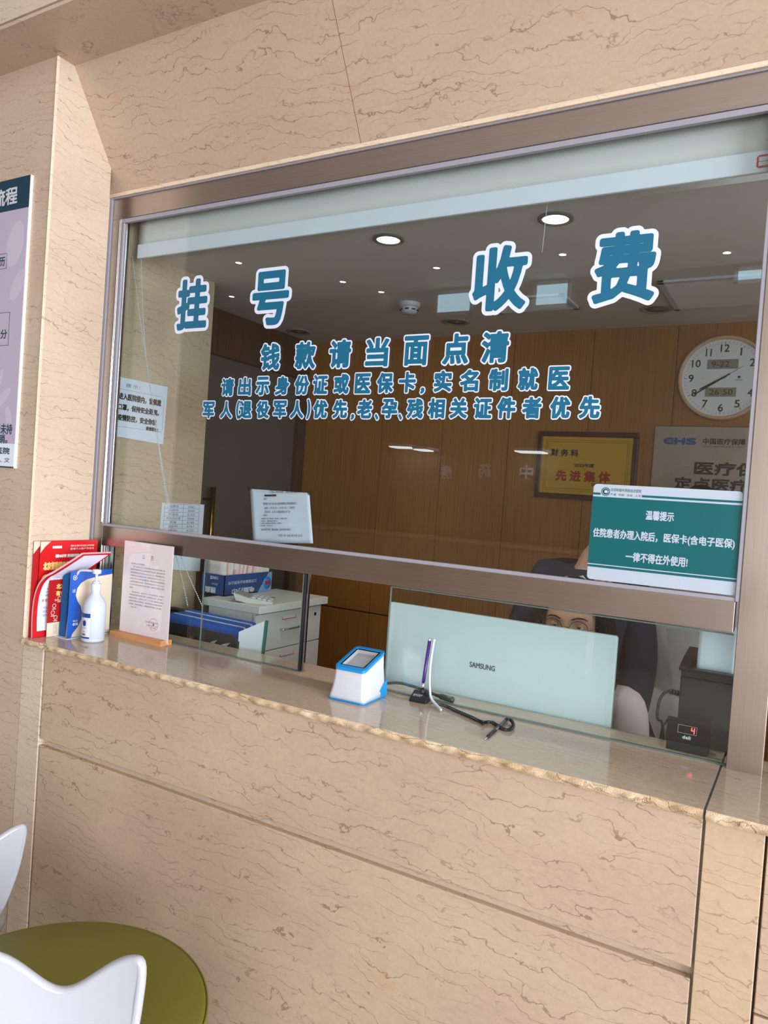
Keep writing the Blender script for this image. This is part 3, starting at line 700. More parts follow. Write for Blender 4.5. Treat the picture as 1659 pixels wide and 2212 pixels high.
for q, ang in ((c4[0], 35), (c4[0], -40), (c4[1], 35), (c4[1], -40)):
    d = Vector((math.cos(R(ang)), 0, math.sin(R(ang)))); n = Vector((-d.z, 0, d.x))
    sgn = -1 if q is c4[0] else 1; d = Vector((d.x*sgn if ang < 0 else d.x*(-1 if sgn < 0 and ang > 0 else 1), 0, abs(d.z) if ang > 0 else -abs(d.z)*0.6))
    n = Vector((-d.z, 0, d.x))
    MB().obox(Vector((q.x, 0.0088, q.z))-d*0.006-n*0.007, d*0.024, n*0.014, Vector((0, 0.0004, 0))).build('tape', 'tape', t)

# --- notices on the stone wall inside (seen along the wall)
def wallsheet(name, lb, px, rows, mats, tilt=0):
    a, b_, c, d = [PX(*q, XO) for q in px]
    t = thing(name, lb, 'paper notice', (XO, d.y, d.z))
    xs_ = XO+0.0008
    MB().prism([(xs_, p.y, p.z) for p in (d, c, b_, a)], (0.0006, 0, 0)).build('sheet', 'notice_paper', t)
    O = Vector((xs_+0.0006, d.y, d.z)); w_ = ((b_-a).length+(c-d).length)/2; h_ = ((a-d).length+(b_-c).length)/2
    return t, O, w_, h_
t, O, w_, h_ = wallsheet('wall_notice', 'white A4 safety notice on the stone wall inside, behind the bead chain', ((250, 812), (362, 836), (352, 960), (243, 941)), None, None)
sheet_text([('提 示：', 0.06, 0.145, h_-0.048, h_-0.030, 0.0004, 'fit')], O, UY, UZ, NR, 'blue_heading', 'teal_vinyl', t)
sheet_text([('进入医院楼内，请佩戴', 0.02, w_-0.035, h_-0.112, h_-0.078, 0.0014, 'fit'), ('口罩，保持安全距离。', 0.02, w_-0.045, h_-0.162, h_-0.130, 0.0014, 'fit'),
            ('疫情防控，安全你我', 0.02, w_-0.058, h_-0.212, h_-0.180, 0.0014, 'fit'), ('谢谢配合!', w_-0.125, w_-0.045, h_-0.240, h_-0.220, 0.0010, 'fit')], O, UY, UZ, NR, 'black_lettering', 'ink', t)
m = MB(); m.tube([O+UY*0.01+UZ*(h_-0.062)+NR*0.001, O+UY*(w_-0.03)+UZ*(h_-0.062)+NR*0.001, O+UY*(w_-0.018)+UZ*(h_-0.075)+NR*0.001, O+UY*(w_-0.018)+UZ*0.06+NR*0.001, O+UY*(w_-0.03)+UZ*0.048+NR*0.001, O+UY*0.01+UZ*0.048+NR*0.001], 0.0005, 4)
m.build('scroll_border', 'ink_grey', t)
t, O, w_, h_ = wallsheet('phone_list', 'white sheet with a table of extension numbers, low on the stone wall inside', ((350, 1086), (441, 1090), (431, 1234), (337, 1228)), None, None)
m = MB(); n = 12; u0, u1, um = 0.03, w_-0.03, w_*0.52
for k_ in range(n+1):
    z = h_-0.02-k_*(h_-0.10)/n; rect(m, O, UY, UZ, u0, u1, z-0.0006, z+0.0006, 0.0004, NR)
for u in (u0, um, u1): rect(m, O, UY, UZ, u-0.0006, u+0.0006, h_-0.02-(h_-0.10), h_-0.02, 0.0004, NR)
m.build('table_lines', 'ink_grey', t)
rows = []
for k_, (a, b_) in enumerate((('收费处', '5062'), ('医疗办', '5060'), ('综合办', '5165'), ('财务办公室', '5066'), ('药房', '6160'), ('信息科', '6161'), ('材料科', '6103'), ('门诊部', '5066'), ('检验科', '5067'), ('放射科', '6171'), ('护士站', '5091'), ('总机', '5061'))):
    z = h_-0.02-(k_+0.8)*(h_-0.10)/n; wd = min(0.1, 0.022*len(a)); cu_ = (u0+um)/2
    rows += [(a, cu_-wd/2, cu_+wd/2, z, z+0.012, 0.0004, 'fit'), (b_, (um+u1)/2-0.026, (um+u1)/2+0.026, z, z+0.011, 0.0003, 'fit')]
sheet_text(rows, O, UY, UZ, NR, 'table_text', 'ink_grey', t)

# --- poster on the left wall
PXR, PZ0, PZ1 = -2.988, 1.622, 2.878
t = thing('wall_poster', 'tall lavender flow-chart poster with a teal heading on the left stone wall', 'poster', (-3.4, YF, PZ0))
x0 = PXR-0.85; YPs = YF-0.012; O = Vector((x0, YPs, PZ0)); W_ = 0.85; H_ = PZ1-PZ0
MAT['lavender'] = plain('lavender_print', (186, 174, 196), 0.35, noise=0.03, nscale=3)
MAT['lavender_light'] = plain('pale_lavender_print', (196, 186, 206), 0.35, noise=0.02)
MAT['navy_teal'] = plain('dark_teal_print', (8, 56, 78), 0.3, noise=0.02)
MAT['board_edge'] = plain('white_board_edge', (232, 224, 214), 0.6)
MB().box(x0, PXR, YPs, YF, PZ0, PZ1).build('board', 'board_edge', t)
m = MB(); rect(m, O, UX, UZ, 0, W_-0.004, 0.105, H_-0.135, 0.0005, NF); m.build('body_print', 'lavender', t)
m = MB(); rect(m, O, UX, UZ, 0, W_-0.004, H_-0.137, H_, 0.0006, NF); m.build('heading_band', 'navy_teal', t)
m = MB(); rect(m, O, UX, UZ, 0, W_-0.004, 0, 0.006, 0.0006, NF); m.build('foot_line', 'navy_teal', t)
m = MB(); rect(m, O, UX, UZ, 0, W_-0.004, 0.006, 0.105, 0.0005, NF); m.build('footer_band', 'notice_paper', t)
def leaf(cx, cz, a_, b_, rot):
    return [(O+NF*0.0006+UX*(cx+math.cos(q)*a_*math.cos(rot)-math.sin(q)*b_*math.sin(rot))+UZ*(cz+math.cos(q)*a_*math.sin(rot)+math.sin(q)*b_*math.cos(rot))) for q in [2*math.pi*i/24 for i in range(24)]]
for cx, cz, a_, b_, ro in ((0.765, 0.97, 0.10, 0.055, 1.3), (0.80, 0.79, 0.075, 0.035, 1.0), (0.74, 0.30, 0.07, 0.02, 0.7), (0.79, 0.22, 0.05, 0.018, 1.9), (0.71, 0.38, 0.05, 0.015, 1.2), (0.55, 0.95, 0.1, 0.06, 0.4)):
    MB().prism(leaf(cx, cz, a_, b_, ro), NF*0.0003).build('petal_print', 'lavender_light', t)
qb = lambda x, y: (PY(x, y, YPs).x-x0, PY(x, y, YPs).z-PZ0)
def frame(m, u0, u1, v0, v1, w_=0.0016):
    for a, b_, c, d in ((u0, u1, v0, v0+w_), (u0, u1, v1-w_, v1), (u0, u0+w_, v0, v1), (u1-w_, u1, v0, v1)): rect(m, O, UX, UZ, a, b_, c, d, 0.0012, NF)
m = MB(); u1, v1 = qb(16, 547); _, v0 = qb(14, 580); frame(m, u1-0.30, u1, v0, v1); u1b, v1b = qb(22, 674); _, v0b = qb(19, 746); frame(m, u1b-0.32, u1b, v0b, v1b); m.build('box_outline', 'ink', t)
sheet_text([('就诊病历', u1-0.185, u1-0.012, (v0+v1)/2-0.021, (v0+v1)/2+0.021, 0.0008, 'fit'), ('报销部分', u1b-0.205, u1b-0.012, v0b+0.03, v0b+0.072, 0.0008, 'fit'),
            ('如患者未持', W_-0.235, W_-0.025, qb(10, 938)[1], qb(10, 915)[1], 0.0009, 'fit'), ('不予报销。', W_-0.26, W_-0.055, qb(4, 958)[1], qb(4, 938)[1], 0.0009, 'fit'),
            ('北京和谐中西医结合医院', W_-0.60, W_-0.035, 0.058, 0.088, 0.0010, 'fit'), ('严谨 · 科技 · 互动 · 人 文', W_-0.5, W_-0.03, 0.022, 0.044, 0.0004, 'fit')], O, UX, UZ, NF, 'text_line', 'navy_teal', t, 0.0014, True)
sheet_text([('门诊报销流程', W_-0.60, W_-0.085, H_-0.112, H_-0.035, 0.0022, 'fit')], O, UX, UZ, NF, 'heading_text', 'white', t, 0.0014)

# ================================================================== BACK WALL THINGS
cl = PY(1464, 815, YB-0.03); ct = PY(1565, 724, YB-0.03); cb = PY(1560, 908, YB-0.03); rad = (ct.z-cb.z)/2
C0 = Vector((cl.x+rad, YB, (ct.z+cb.z)/2))
t = thing('wall_clock', 'round beige-rimmed wall clock with two small grey displays on the wood wall', 'clock', C0)
MAT['clock_rim'] = plain('beige_clock_rim', (214, 180, 152), 0.35); MAT['clock_face'] = plain('white_clock_face', (236, 238, 240), 0.4, noise=0.01); MAT['lcd'] = plain('grey_display', (150, 146, 128), 0.25, noise=0.02)
MB().lathe([(rad*0.98, 0), (rad, 0.02), (rad*0.985, 0.040), (rad*0.94, 0.046), (rad*0.91, 0.036), (rad*0.905, 0.02)], C0, 72, NF).build('rim', 'clock_rim', t)
MB().lathe([(0, 0.024), (rad*0.91, 0.024), (rad*0.91, 0.0)], C0, 64, NF, smooth=False).build('face', 'clock_face', t)
F0 = C0+NF*0.0245
m = MB()
for k_ in range(60):
    a = R(6*k_); d = Vector((math.sin(a), 0, math.cos(a))); n_ = Vector((math.cos(a), 0, -math.sin(a))); l_ = 0.012 if k_ % 5 else 0.016; w_ = 0.0012 if k_ % 5 else 0.0024
    m.obox(F0+d*(rad*0.86-l_)-n_*w_/2, d*l_, n_*w_, NF*0.0006)
m.build('minute_marks', 'ink', t)
m = MB(); rr = rad*0.70
for k_ in range(1, 13):
    if k_ == 3: continue
    a = R(30*k_); tx = str(k_); w_ = 0.027 if k_ < 10 else 0.045
    if k_ == 1: w_ = 0.008
    if k_ == 11: w_ = 0.03
    put_text(m, tx, F0+Vector((math.sin(a)*rr, 0, math.cos(a)*rr)), UX, UZ, NF, (-w_/2, w_/2, -0.021, 0.021), 0.0008, 0.0008)
m.build('numerals', 'ink', t)
for (u0, u1, v0, v1), tx in (((-0.085, 0.072, 0.050, 0.102), '9-22'), ((-0.085, 0.072, -0.103, -0.053), '26 50')):
    m = MB(); rect(m, F0, UX, UZ, u0, u1, v0, v1, 0.001, NF); d = m.build('display', 'lcd', t)
    m = MB(); put_text(m, tx, F0, UX, UZ, NF, (u0+0.022, u1-(0.045 if '-' in tx else 0.018), v0+0.010, v1-0.010), 0.0004, 0.0018); m.build('display_digits', 'ink', d)
m = MB()
for ang, l0, l1, w_ in ((241, -0.02, 0.135, 0.010), (237, -0.04, 0.175, 0.008)):
    a = R(ang); d = Vector((math.sin(a), 0, math.cos(a))); n_ = Vector((math.cos(a), 0, -math.sin(a)))
    m.prism([F0+NF*0.004+d*l0-n_*w_/2, F0+NF*0.004+d*l0+n_*w_/2, F0+NF*0.004+d*l1*0.9+n_*w_*0.4, F0+NF*0.004+d*l1, F0+NF*0.004+d*l1*0.9-n_*w_*0.4], NF*0.0015)
m.build('hands', 'ink', t)
a = R(58); d = Vector((math.sin(a), 0, math.cos(a))); n_ = Vector((math.cos(a), 0, -math.sin(a)))
MB().obox(F0+NF*0.007-d*0.05-n_*0.001, d*0.17, n_*0.002, NF*0.001).lathe([(0, 0.009), (0.006, 0.009), (0.006, 0)], F0, 16, NF).build('second_hand', 'ink_grey', t)
sheet_text([('QUARTZ', -0.125, -0.098, -0.003, 0.001, 0.0001, 'fit'), ('北极星', 0.062, 0.100, -0.016, -0.008, 0.0003, 'fit')], F0, UX, UZ, NF, 'dial_text', 'ink_grey', t)
MB().lathe([(0, 0.0008), (0.008, 0.0008), (0.008, 0)], F0+UX*0.081+UZ*0.004, 5, NF).build('dial_mark', 'ink', t)

A0, A1, A2 = PY(1163, 934, YB-0.03), PY(1381, 932, YB-0.03), PY(1157, 1073, YB-0.03)
x0, x1, z0, z1 = A0.x, A1.x, A2.z, (A0.z+A1.z)/2; W_, H_ = x1-x0, z1-z0
t = thing('award_plaque', 'gold award plaque in a dark red wooden frame on the wood wall', 'plaque', (x0, YB, z0))
MAT['frame_red'] = plain('dark_red_wood_frame', (76, 30, 28), 0.3); MAT['gold_plate'] = plain('gold_plate', (206, 164, 58), 0.32, 0.35, noise=0.06, nscale=8)
fw = 0.030
MB().box(x0, x1, YB-0.03, YB, z0, z0+fw).box(x0, x1, YB-0.03, YB, z1-fw, z1).box(x0, x0+fw, YB-0.03, YB, z0+fw, z1-fw).box(x1-fw, x1, YB-0.03, YB, z0+fw, z1-fw).build('frame', 'frame_red', t, 0.004)
MB().box(x0+fw-0.002, x1-fw+0.002, YB-0.018, YB-0.001, z0+fw-0.002, z1-fw+0.002).build('plate', 'gold_plate', t)
O = Vector((x0, YB-0.018, z0)); m = MB()
MAT['gold_line'] = plain('engraved_line', (150, 112, 40), 0.5)
for a, b_, c, d in ((0.06, W_-0.06, 0.060, 0.063), (0.06, W_-0.06, H_-0.063, H_-0.06), (0.06, 0.063, 0.06, H_-0.06), (W_-0.063, W_-0.06, 0.06, H_-0.06), (0.05, W_-0.05, 0.048, 0.0505), (0.05, W_-0.05, H_-0.0505, H_-0.048), (0.05, 0.0525, 0.05, H_-0.05), (W_-0.0525, W_-0.05, 0.05, H_-0.05)): rect(m, O, UX, UZ, a, b_, c, d, 0.0006, NF)
m.build('engraved_border', 'gold_line', t)
sheet_text([('财 务 科', 0.085, 0.255, H_-0.150, H_-0.105, 0.0016, 'fit'), ('2023年度', 0.235, 0.355, H_-0.212, H_-0.188, 0.0010, 'fit'), ('北京和谐中西医结合医院', 0.345, 0.49, 0.085, 0.104, 0.0006, 'fit')], O, UX, UZ, NF, 'text_line', 'ink', t, 0.0008, True)
sheet_text([('先 进 集 体', 0.125, 0.455, H_-0.300, H_-0.232, 0.0030, 'fit')], O, UX, UZ, NF, 'red_lettering', 'red_dark', t)

B0, B1 = PY(1420, 920, YB-0.01), PY(1410, 1110, YB-0.01)
x0, z1 = B0.x-0.01, B0.z; x1, z0 = x0+0.72, z1-0.54
t = thing('steel_plaque', 'brushed steel health-insurance plaque below the wall clock', 'plaque', (x0, YB, z0))
MAT['plaque_steel'] = brushed('plaque_steel', (172, 162, 150), 0.28, 'z')
MB().box(x0, x1, YB-0.02, YB, z0, z1).build('plate', 'plaque_steel', t, 0.003)
O = Vector((x0, YB-0.02, z0)); H_ = z1-z0
MAT['blue_logo'] = plain('blue_logo_paint', (40, 88, 148), 0.4)
m = MB(); lz = H_-0.085
for ch, u in (('C', 0.055), ('H', 0.115), ('S', 0.175)): put_text(m, ch, O, UX+UZ*0.0, UZ, NF, (u-0.005, u+0.052, lz-0.02, lz+0.020), 0.004, 0.001)
rect(m, O, UX, UZ, 0.06, 0.17, lz-0.003, lz+0.004, 0.0012, NF); m.build('logo', 'blue_logo', t)
sheet_text([('中国医疗保障', 0.26, 0.475, H_-0.100, H_-0.065, 0.0010, 'fit'), ('CHINA HEALTHCARE SECURITY', 0.26, 0.475, H_-0.115, H_-0.106, 0.0001, 'fit'), ('医疗保障', 0.225, 0.66, H_-0.270, H_-0.195, 0.003, 'fit'), ('定点医疗机构', 0.125, 0.70, H_-0.360, H_-0.285, 0.003, 'fit')], O, UX, UZ, NF, 'text_line', 'ink', t, 0.0008, True)
# ================================================================== ON THE COUNTER
# --- pump bottle
bc = PZ(197, 1383, ZC); bc.x += 0.012; bc.y -= 0.002
MAT['bottle_white'] = plain('white_bottle_plastic', (188, 196, 210), 0.3, noise=0.01)
MAT['label_grey'] = plain('pale_grey_label', (206, 210, 220), 0.35, noise=0.01); MAT['label_navy'] = plain('navy_label_print', (22, 66, 136), 0.35, noise=0.01)
t = thing('pump_bottle', 'white hand sanitiser pump bottle with a blue label on the counter', 'bottle', bc)
rb = 0.0475
MB().lathe([(0, 0), (rb-0.004, 0), (rb, 0.004), (rb, 0.012), (rb-0.001, 0.014), (rb, 0.016), (rb, 0.150), (rb-0.004, 0.168), (rb-0.014, 0.185), (0.024, 0.199), (0.0200, 0.206), (0.0188, 0.216), (0.0188, 0.226)], bc, 48).build('body', 'bottle_white', t)
MB().lathe([(0.0205, 0.218), (0.021, 0.220), (0.0205, 0.247), (0.019, 0.249), (0.016, 0.249), (0.0155, 0.258), (0.008, 0.260)], bc, 32).build('cap_collar', 'white', t)
pm = MB().lathe([(0.0062, 0.255), (0.0062, 0.285), (0.008, 0.292)], bc, 16).lathe([(0, 0.292), (0.017, 0.291), (0.0185, 0.294), (0.0185, 0.306), (0.017, 0.309), (0, 0.310)], bc, 28)
pm.build('pump_head', 'white', t)
nd = (PY(150, 1228, bc.y)-PY(205, 1222, bc.y)); nd = Vector((-0.97, -0.24, 0)); n0 = bc+Vector((0, 0, 0.301))
MB().tube([n0, n0+nd*0.05+Vector((0, 0, -0.001)), n0+nd*0.082+Vector((0, 0, -0.004)), n0+nd*0.092+Vector((0, 0, -0.010)), n0+nd*0.104+Vector((0, 0, -0.032)), n0+nd*0.114+Vector((0, 0, -0.050))], [0.0056, 0.005, 0.0048, 0.0048, 0.0052, 0.009], 14).build('nozzle', 'white', t)
va = math.atan2(EYE.y-bc.y, EYE.x-bc.x)            # label wraps the left of the side that faces the hall
def lab(name, mat, a0, a1, z0, z1, off, par):
    f = lambda u, v: (bc.x+(rb+off)*math.cos(a0+(a1-a0)*u), bc.y+(rb+off)*math.sin(a0+(a1-a0)*u), bc.z+z0+(z1-z0)*v)
    return MB().grid(f, 18, 1).build(name, mat, par)
la0, la1 = va-R(102), va-R(18)
lb = lab('label', 'label_grey', la0, la1, 0.020, 0.122, 0.0005, t)
lab('label_band', 'label_navy', la0, la1, 0.106, 0.124, 0.0009, lb); lab('label_band', 'label_navy', la0, la1, 0.017, 0.024, 0.0009, lb)
am = va-R(50); nn = Vector((math.cos(am), math.sin(am), 0)); uu = Vector((-math.sin(am), math.cos(am), 0)); lo = bc+nn*(rb+0.0012)
MB().prism([lo+uu*u+UZ*v for u, v in ((0, 0.068), (0.009, 0.074), (0.009, 0.090), (0, 0.096), (-0.009, 0.090), (-0.009, 0.074))], nn*0.0004).build('shield_mark', 'label_navy', lb)
m = MB()
for k_ in range(9): rect(m, lo, uu, UZ, -0.008+k_*0.0019, -0.008+k_*0.0019+0.0011, 0.030, 0.038, 0.0004, nn)
put_text(m, '免洗手消毒凝胶', lo, uu, UZ, nn, (-0.011, 0.011, 0.060, 0.064), 0.0001, 0.0006); put_text(m, '500ml', lo, uu, UZ, nn, (-0.007, 0.007, 0.044, 0.049), 0.0001, 0.0006)
m.build('label_print', 'ink_grey', lb)

# --- announcement in an acrylic stand
t = thing('announcement_stand', 'acrylic stand with a printed announcement on a wooden block base', 'sign', (-2.52, -0.05, ZC))
MAT['acrylic'] = glassmat('clear_acrylic', (0.985, 0.985, 0.985))
MAT['beech'] = woodmat('pale_beech_wood', (196, 132, 84), (214, 154, 106), 0.45, 'x')
sy = -0.052
BY = MB(); bp_ = [(sy-0.036, 0), (sy+0.030, 0), (sy+0.030, 0.020), (sy+0.028, 0.022), (sy+0.006, 0.022), (sy+0.006, 0.006), (sy-0.006, 0.006), (sy-0.006, 0.022), (sy-0.034, 0.022), (sy-0.036, 0.020)]
BY.prism([(-2.694, y, ZC+z) for y, z in bp_], (0.318, 0, 0)); BY.build('base', 'beech', t)
sx0, sx1, sz0, sz1 = -2.672, -2.366, ZC+0.006, 1.334
MB().box(sx0, sx1, sy-0.0055, sy-0.0030, sz0, sz1).build('acrylic_panel', 'acrylic', t)
MB().box(sx0, sx1, sy+0.0010, sy+0.004, sz0, sz1).build('back_panel', 'acrylic', t)
MAT['announce_paper'] = plain('warm_white_paper', (248, 238, 242), 0.6, noise=0.01)
ps = MB().box(sx0+0.001, sx1-0.001, sy-0.0028, sy-0.0008, sz0, sz1-0.001).build('sheet', 'announce_paper', t)
O = Vector((sx0, sy-0.0028, ZC)); W_, H_ = sx1-sx0, sz1-ZC
pt = ['各位参保人员及患者朋友：', '　　自于 2024 年 10 月 16 日起中国医疗保障信息平台切换上线，', '医保医疗服务系统将于当日起停机进行升级切换，请各位就诊参保', '患者提前安排好就诊时间至 2024 年 10 月 21 日。系统恢复后参保人', '可持医保电子凭证或社保卡就诊。暂停时间自2024 年 10 月 16 日 8',
      '时起停止参保人员医保挂号结算业务，具体恢复时间以医保局通知', '为准恢复结算业务办理。暂停时间自 2024 年 10 月 20 日 0', '时止参保人员须全额自费垫付医疗费用，自费部分恢复后予以报销', '处理。', '',
      '　　系统切换恢复后，2024 年 10 月 21 日 0 时起恢复正常，请各位患', '严格按照医保相关规定就诊取药。为给您带来的不便，敬请谅解', '如有疑问请咨询，至 2024 年 10 月 21 日下午起，我院恢复正常医保', '结算服务流程及门诊住院登记，请您持有效证件办理或咨询医保', '科室理解，感谢您支持配合，如需帮助请及时联系，敬请谅解。', '　　特此公告！']
rows = [('公', 0.118, 0.135, H_-0.073, H_-0.053, 0.0003, 'fit'), ('告', 0.172, 0.189, H_-0.073, H_-0.053, 0.0003, 'fit')]
z = H_-0.102
for s_ in pt:
    ind = 0.016 if s_.startswith('　') else 0; s2 = s_.replace('　', '')
    if s2:
        wd = min(0.214-ind, len(s2)*0.0074)
        rows.append((s2, 0.050+ind, 0.050+ind+wd, z, z+0.0070, 0.00025, 'fit'))
    z -= 0.0134 if s_ else 0.006
rows += [('北京和谐中西医结合医院', 0.160, 0.240, 0.082, 0.089, 0.0002, 'fit'), ('2024年10月15日', 0.172, 0.236, 0.068, 0.075, 0.0002, 'fit')]
sheet_text(rows, O, UX, UZ, NF, 'print', 'ink_grey', ps, 0.0003)
m = MB(); sc_ = O+UX*0.213+UZ*0.078; m.lathe([(0.0275, 0.0004), (0.0263, 0.0004)], sc_, 48, NF)
star = []
for k_ in range(10): a = R(36*k_); r_ = 0.008 if k_ % 2 == 0 else 0.0034; star.append(sc_+Vector((math.sin(a)*r_, -0.0004, math.cos(a)*r_)))
m.add(star, [tuple(range(10))]); put_text(m, '医疗专用章', sc_, UX, UZ, NF, (-0.016, 0.016, -0.018, -0.012), 0.0001, 0.0004)
m.build('red_seal', 'red', ps)

# --- leaflets against the reveal (all stand on edge and face +x)
def leaflet(name, lb, x, y0, y1, z1, mat, th=0.0015, top=0.004):
    t = thing(name, lb, 'leaflet', (x, y0, ZC), None)
    MB().box(x, x+th, y0, y1, ZC+0.0005, z1).build('sheet', mat, t)
    return t, Vector((x+th, y0, ZC))
def corner(O, y1, z1, s, par):
    MB().prism([O+UZ*z1+NR*0.0003, O+UZ*(z1-s)+NR*0.0003, O+UZ*(z1-s*0.45)+UY*s*0.45+NR*0.0003, O+UZ*z1+UY*s+NR*0.0003], NR*0.0003).build('corner_flash', 'cream', par)
HX = 1.318
t, O = leaflet('red_leaflet', 'red health-insurance leaflet at the back, its left edge showing beside the stone wall', -2.866, -0.372, -0.075, HX, 'red_dark')
corner(O, 0.297, HX-ZC-0.001, 0.055, t)
t, O = leaflet('red_leaflet', 'large red health-insurance leaflet with gold heading above the bent stack', -2.858, -0.345, -0.05, HX, 'red')
hz = HX-ZC; corner(O, 0.295, hz-0.002, 0.05, t)
sheet_text([('北京普惠健康保', 0.058, 0.106, hz-0.034, hz-0.022, 0.0006, 'fit'), ('保障升级 费用不涨 既往症人群可保可赔', 0.150, 0.275, hz-0.028, hz-0.020, 0.0004, 'fit'), ('医保个人账户可支付', 0.150, 0.275, hz-0.042, hz-0.033, 0.0004, 'fit'),
            ('保费195元不变  累计保额升级至350万元', 0.075, 0.225, hz-0.075, hz-0.060, 0.0008, 'fit')], O, UY, UZ, NR, 'white_print', 'paper', t)
sheet_text([('北京普惠健康保', 0.018, 0.150, hz-0.128, hz-0.092, 0.0016, 'fit'), ('有你·真好!', 0.165, 0.265, hz-0.122, hz-0.088, 0.0016, 'fit')], O, UY, UZ, NR, 'gold_heading', 'gold', t)
MB().lathe([(0.0, 0.0006), (0.024, 0.0006), (0.024, 0)], O+UY*0.037+UZ*(hz-0.170), 32, NR).build('badge', 'gold', t)
MB().lathe([(0.0, 0.0010), (0.019, 0.0010), (0.019, 0)], O+UY*0.037+UZ*(hz-0.170), 32, NR).lathe([(0, 0.0008), (0.010, 0.0008)], O+UY*0.047+UZ*(hz-0.034), 20, NR).build('badge_centre', 'red', t)
MB().prism([O+UY*(0.075+u)+UZ*(hz-0.200+v) for u, v in rrect2(0, 0.20, 0, 0.058, 0.008)], NR*0.0006).build('text_box', 'gold', t)
m = MB()
for k_ in range(4): put_text(m, '国家医保局指导联合保险公司推出补充医疗', O, UY, UZ, NR, (0.084, 0.262, hz-0.158-k_*0.0115, hz-0.151-k_*0.0115), 0.0002, 0.0009)
m.build('text_box_print', 'red_dark', t)
MB().prism([O+UY*(0.012+u)+UZ*(0.10+v) for u, v in rrect2(0, 0.27, 0, hz-0.33, 0.01)], NR*0.0006).build('white_panel', 'paper', t)
# stack that bends over towards the hall
t = thing('leaflet_stack', 'thick bent stack of red leaflets arching over with pink page edges', 'leaflets', (-2.88, -0.35, ZC))
prof = [PY(58, 1376, -0.37), PY(62, 1320, -0.37), PY(70, 1277, -0.368), PY(88, 1244, -0.362), PY(112, 1225, -0.352), PY(131, 1215, -0.340)]
prof = [Vector((max(p.x, -2.905), p.y, p.z)) for p in prof]
P0 = [Vector((-2.838, -0.372, ZC+0.001)), Vector((-2.846, -0.370, 0.99)), Vector((-2.846, -0.366, 1.070)), Vector((-2.834, -0.358, 1.128)), Vector((-2.812, -0.344, 1.165)), Vector((-2.785, -0.325, 1.187)), Vector((-2.735, -0.290, 1.232)), Vector((-2.695, -0.255, 1.274))]
def crv(s):
    x = s*(len(P0)-1); i = min(int(x), len(P0)-2); f = x-i
    p = [P0[max(0, min(len(P0)-1, i+k))] for k in (-1, 0, 1, 2)]
    return 0.5*((2*p[1])+(-p[0]+p[2])*f+(2*p[0]-5*p[1]+4*p[2]-p[3])*f*f+(-p[0]+3*p[1]-3*p[2]+p[3])*f**3)
def nrm(s):
    d = crv(min(1, s+0.01))-crv(max(0, s-0.01)); n = Vector((d.z, 0, -d.x)).normalized(); return n
th = 0.009; NS = 40
wv = Vector((0.0, 0.20, 0.0))
m = MB(); vs = []
for i in range(NS+1):
    s_ = i/NS; c, n = crv(s_), nrm(s_); ww = wv*(1-0.25*s_)
    vs += [c, c-n*th, c-n*th+ww, c+ww]
fs = []; 
edge_f = [(i*4, i*4+1, i*4+5, i*4+4) for i in range(NS)]; top_f = [(i*4+1, i*4+2, i*4+6, i*4+5) for i in range(NS)]; back_f = [(i*4+2, i*4+3, i*4+7, i*4+6) for i in range(NS)]
m.add(vs, edge_f+back_f+top_f+[(0, 3, 2, 1), (NS*4, NS*4+1, NS*4+2, NS*4+3)]); m.build('pages', 'pinkish', t)
def under(off, w0, w1, s0, s1, name, mat, par):
    f = lambda u, v: tuple(crv(s0+(s1-s0)*v)+nrm(s0+(s1-s0)*v)*off+wv*(1-0.25*(s0+(s1-s0)*v))*(w0+(w1-w0)*u))
    return MB().grid(f, 8, 40).build(name, mat, par)
cv = under(0.0008, 0, 1, 0, 1, 'front_cover', 'red', t)
MAT['lilac_white'] = plain('pale_lilac_print', (224, 220, 238), 0.4, noise=0.02)
under(0.0016, 0.10, 0.93, 0.055, 0.97, 'white_panel', 'lilac_white', cv)
def uline(tx, w0, w1, s0, s1, m):
    v, f, e = glyphs(tx); lo, hi = v.min(0), v.max(0); d = hi-lo; q = []
    for p in v:
        a = w0+(w1-w0)*(p[0]-lo[0])/d[0]; s_ = s0+(s1-s0)*(p[1]-lo[1])/d[1]; q.append(crv(s_)+nrm(s_)*0.0022+wv*(1-0.25*s_)*a)
    m.add(q, f)
m = MB()
for a, b_, s0, s1, tx in ((0.28, 0.85, 0.505, 0.53, '投保条件及人群'), (0.24, 0.88, 0.47, 0.49, '参保时“符合”参加的基本医疗'), (0.24, 0.80, 0.435, 0.455, '保险人员，新老参保人均可'), (0.24, 0.88, 0.375, 0.395, '既往症人群可投保也可理赔'), (0.24, 0.88, 0.34, 0.36, '的特定高额药品费用报销'), (0.24, 0.8, 0.305, 0.325, '保障期内累计最高额度'),
                          (0.24, 0.88, 0.20, 0.218, '药品目录外自付费用按比例'), (0.24, 0.88, 0.172, 0.19, '医保内个人自付住院费用'), (0.24, 0.8, 0.144, 0.162, '国内外特药清单费用')): uline(tx, a, b_, s0, s1, m)
m.build('print', 'ink_grey', cv)
m = MB(); uline('重要提示', 0.18, 0.5, 0.255, 0.28, m); uline('产品介绍', 0.25, 0.55, 0.56, 0.59, m); m.build('red_print', 'red_dark', cv)
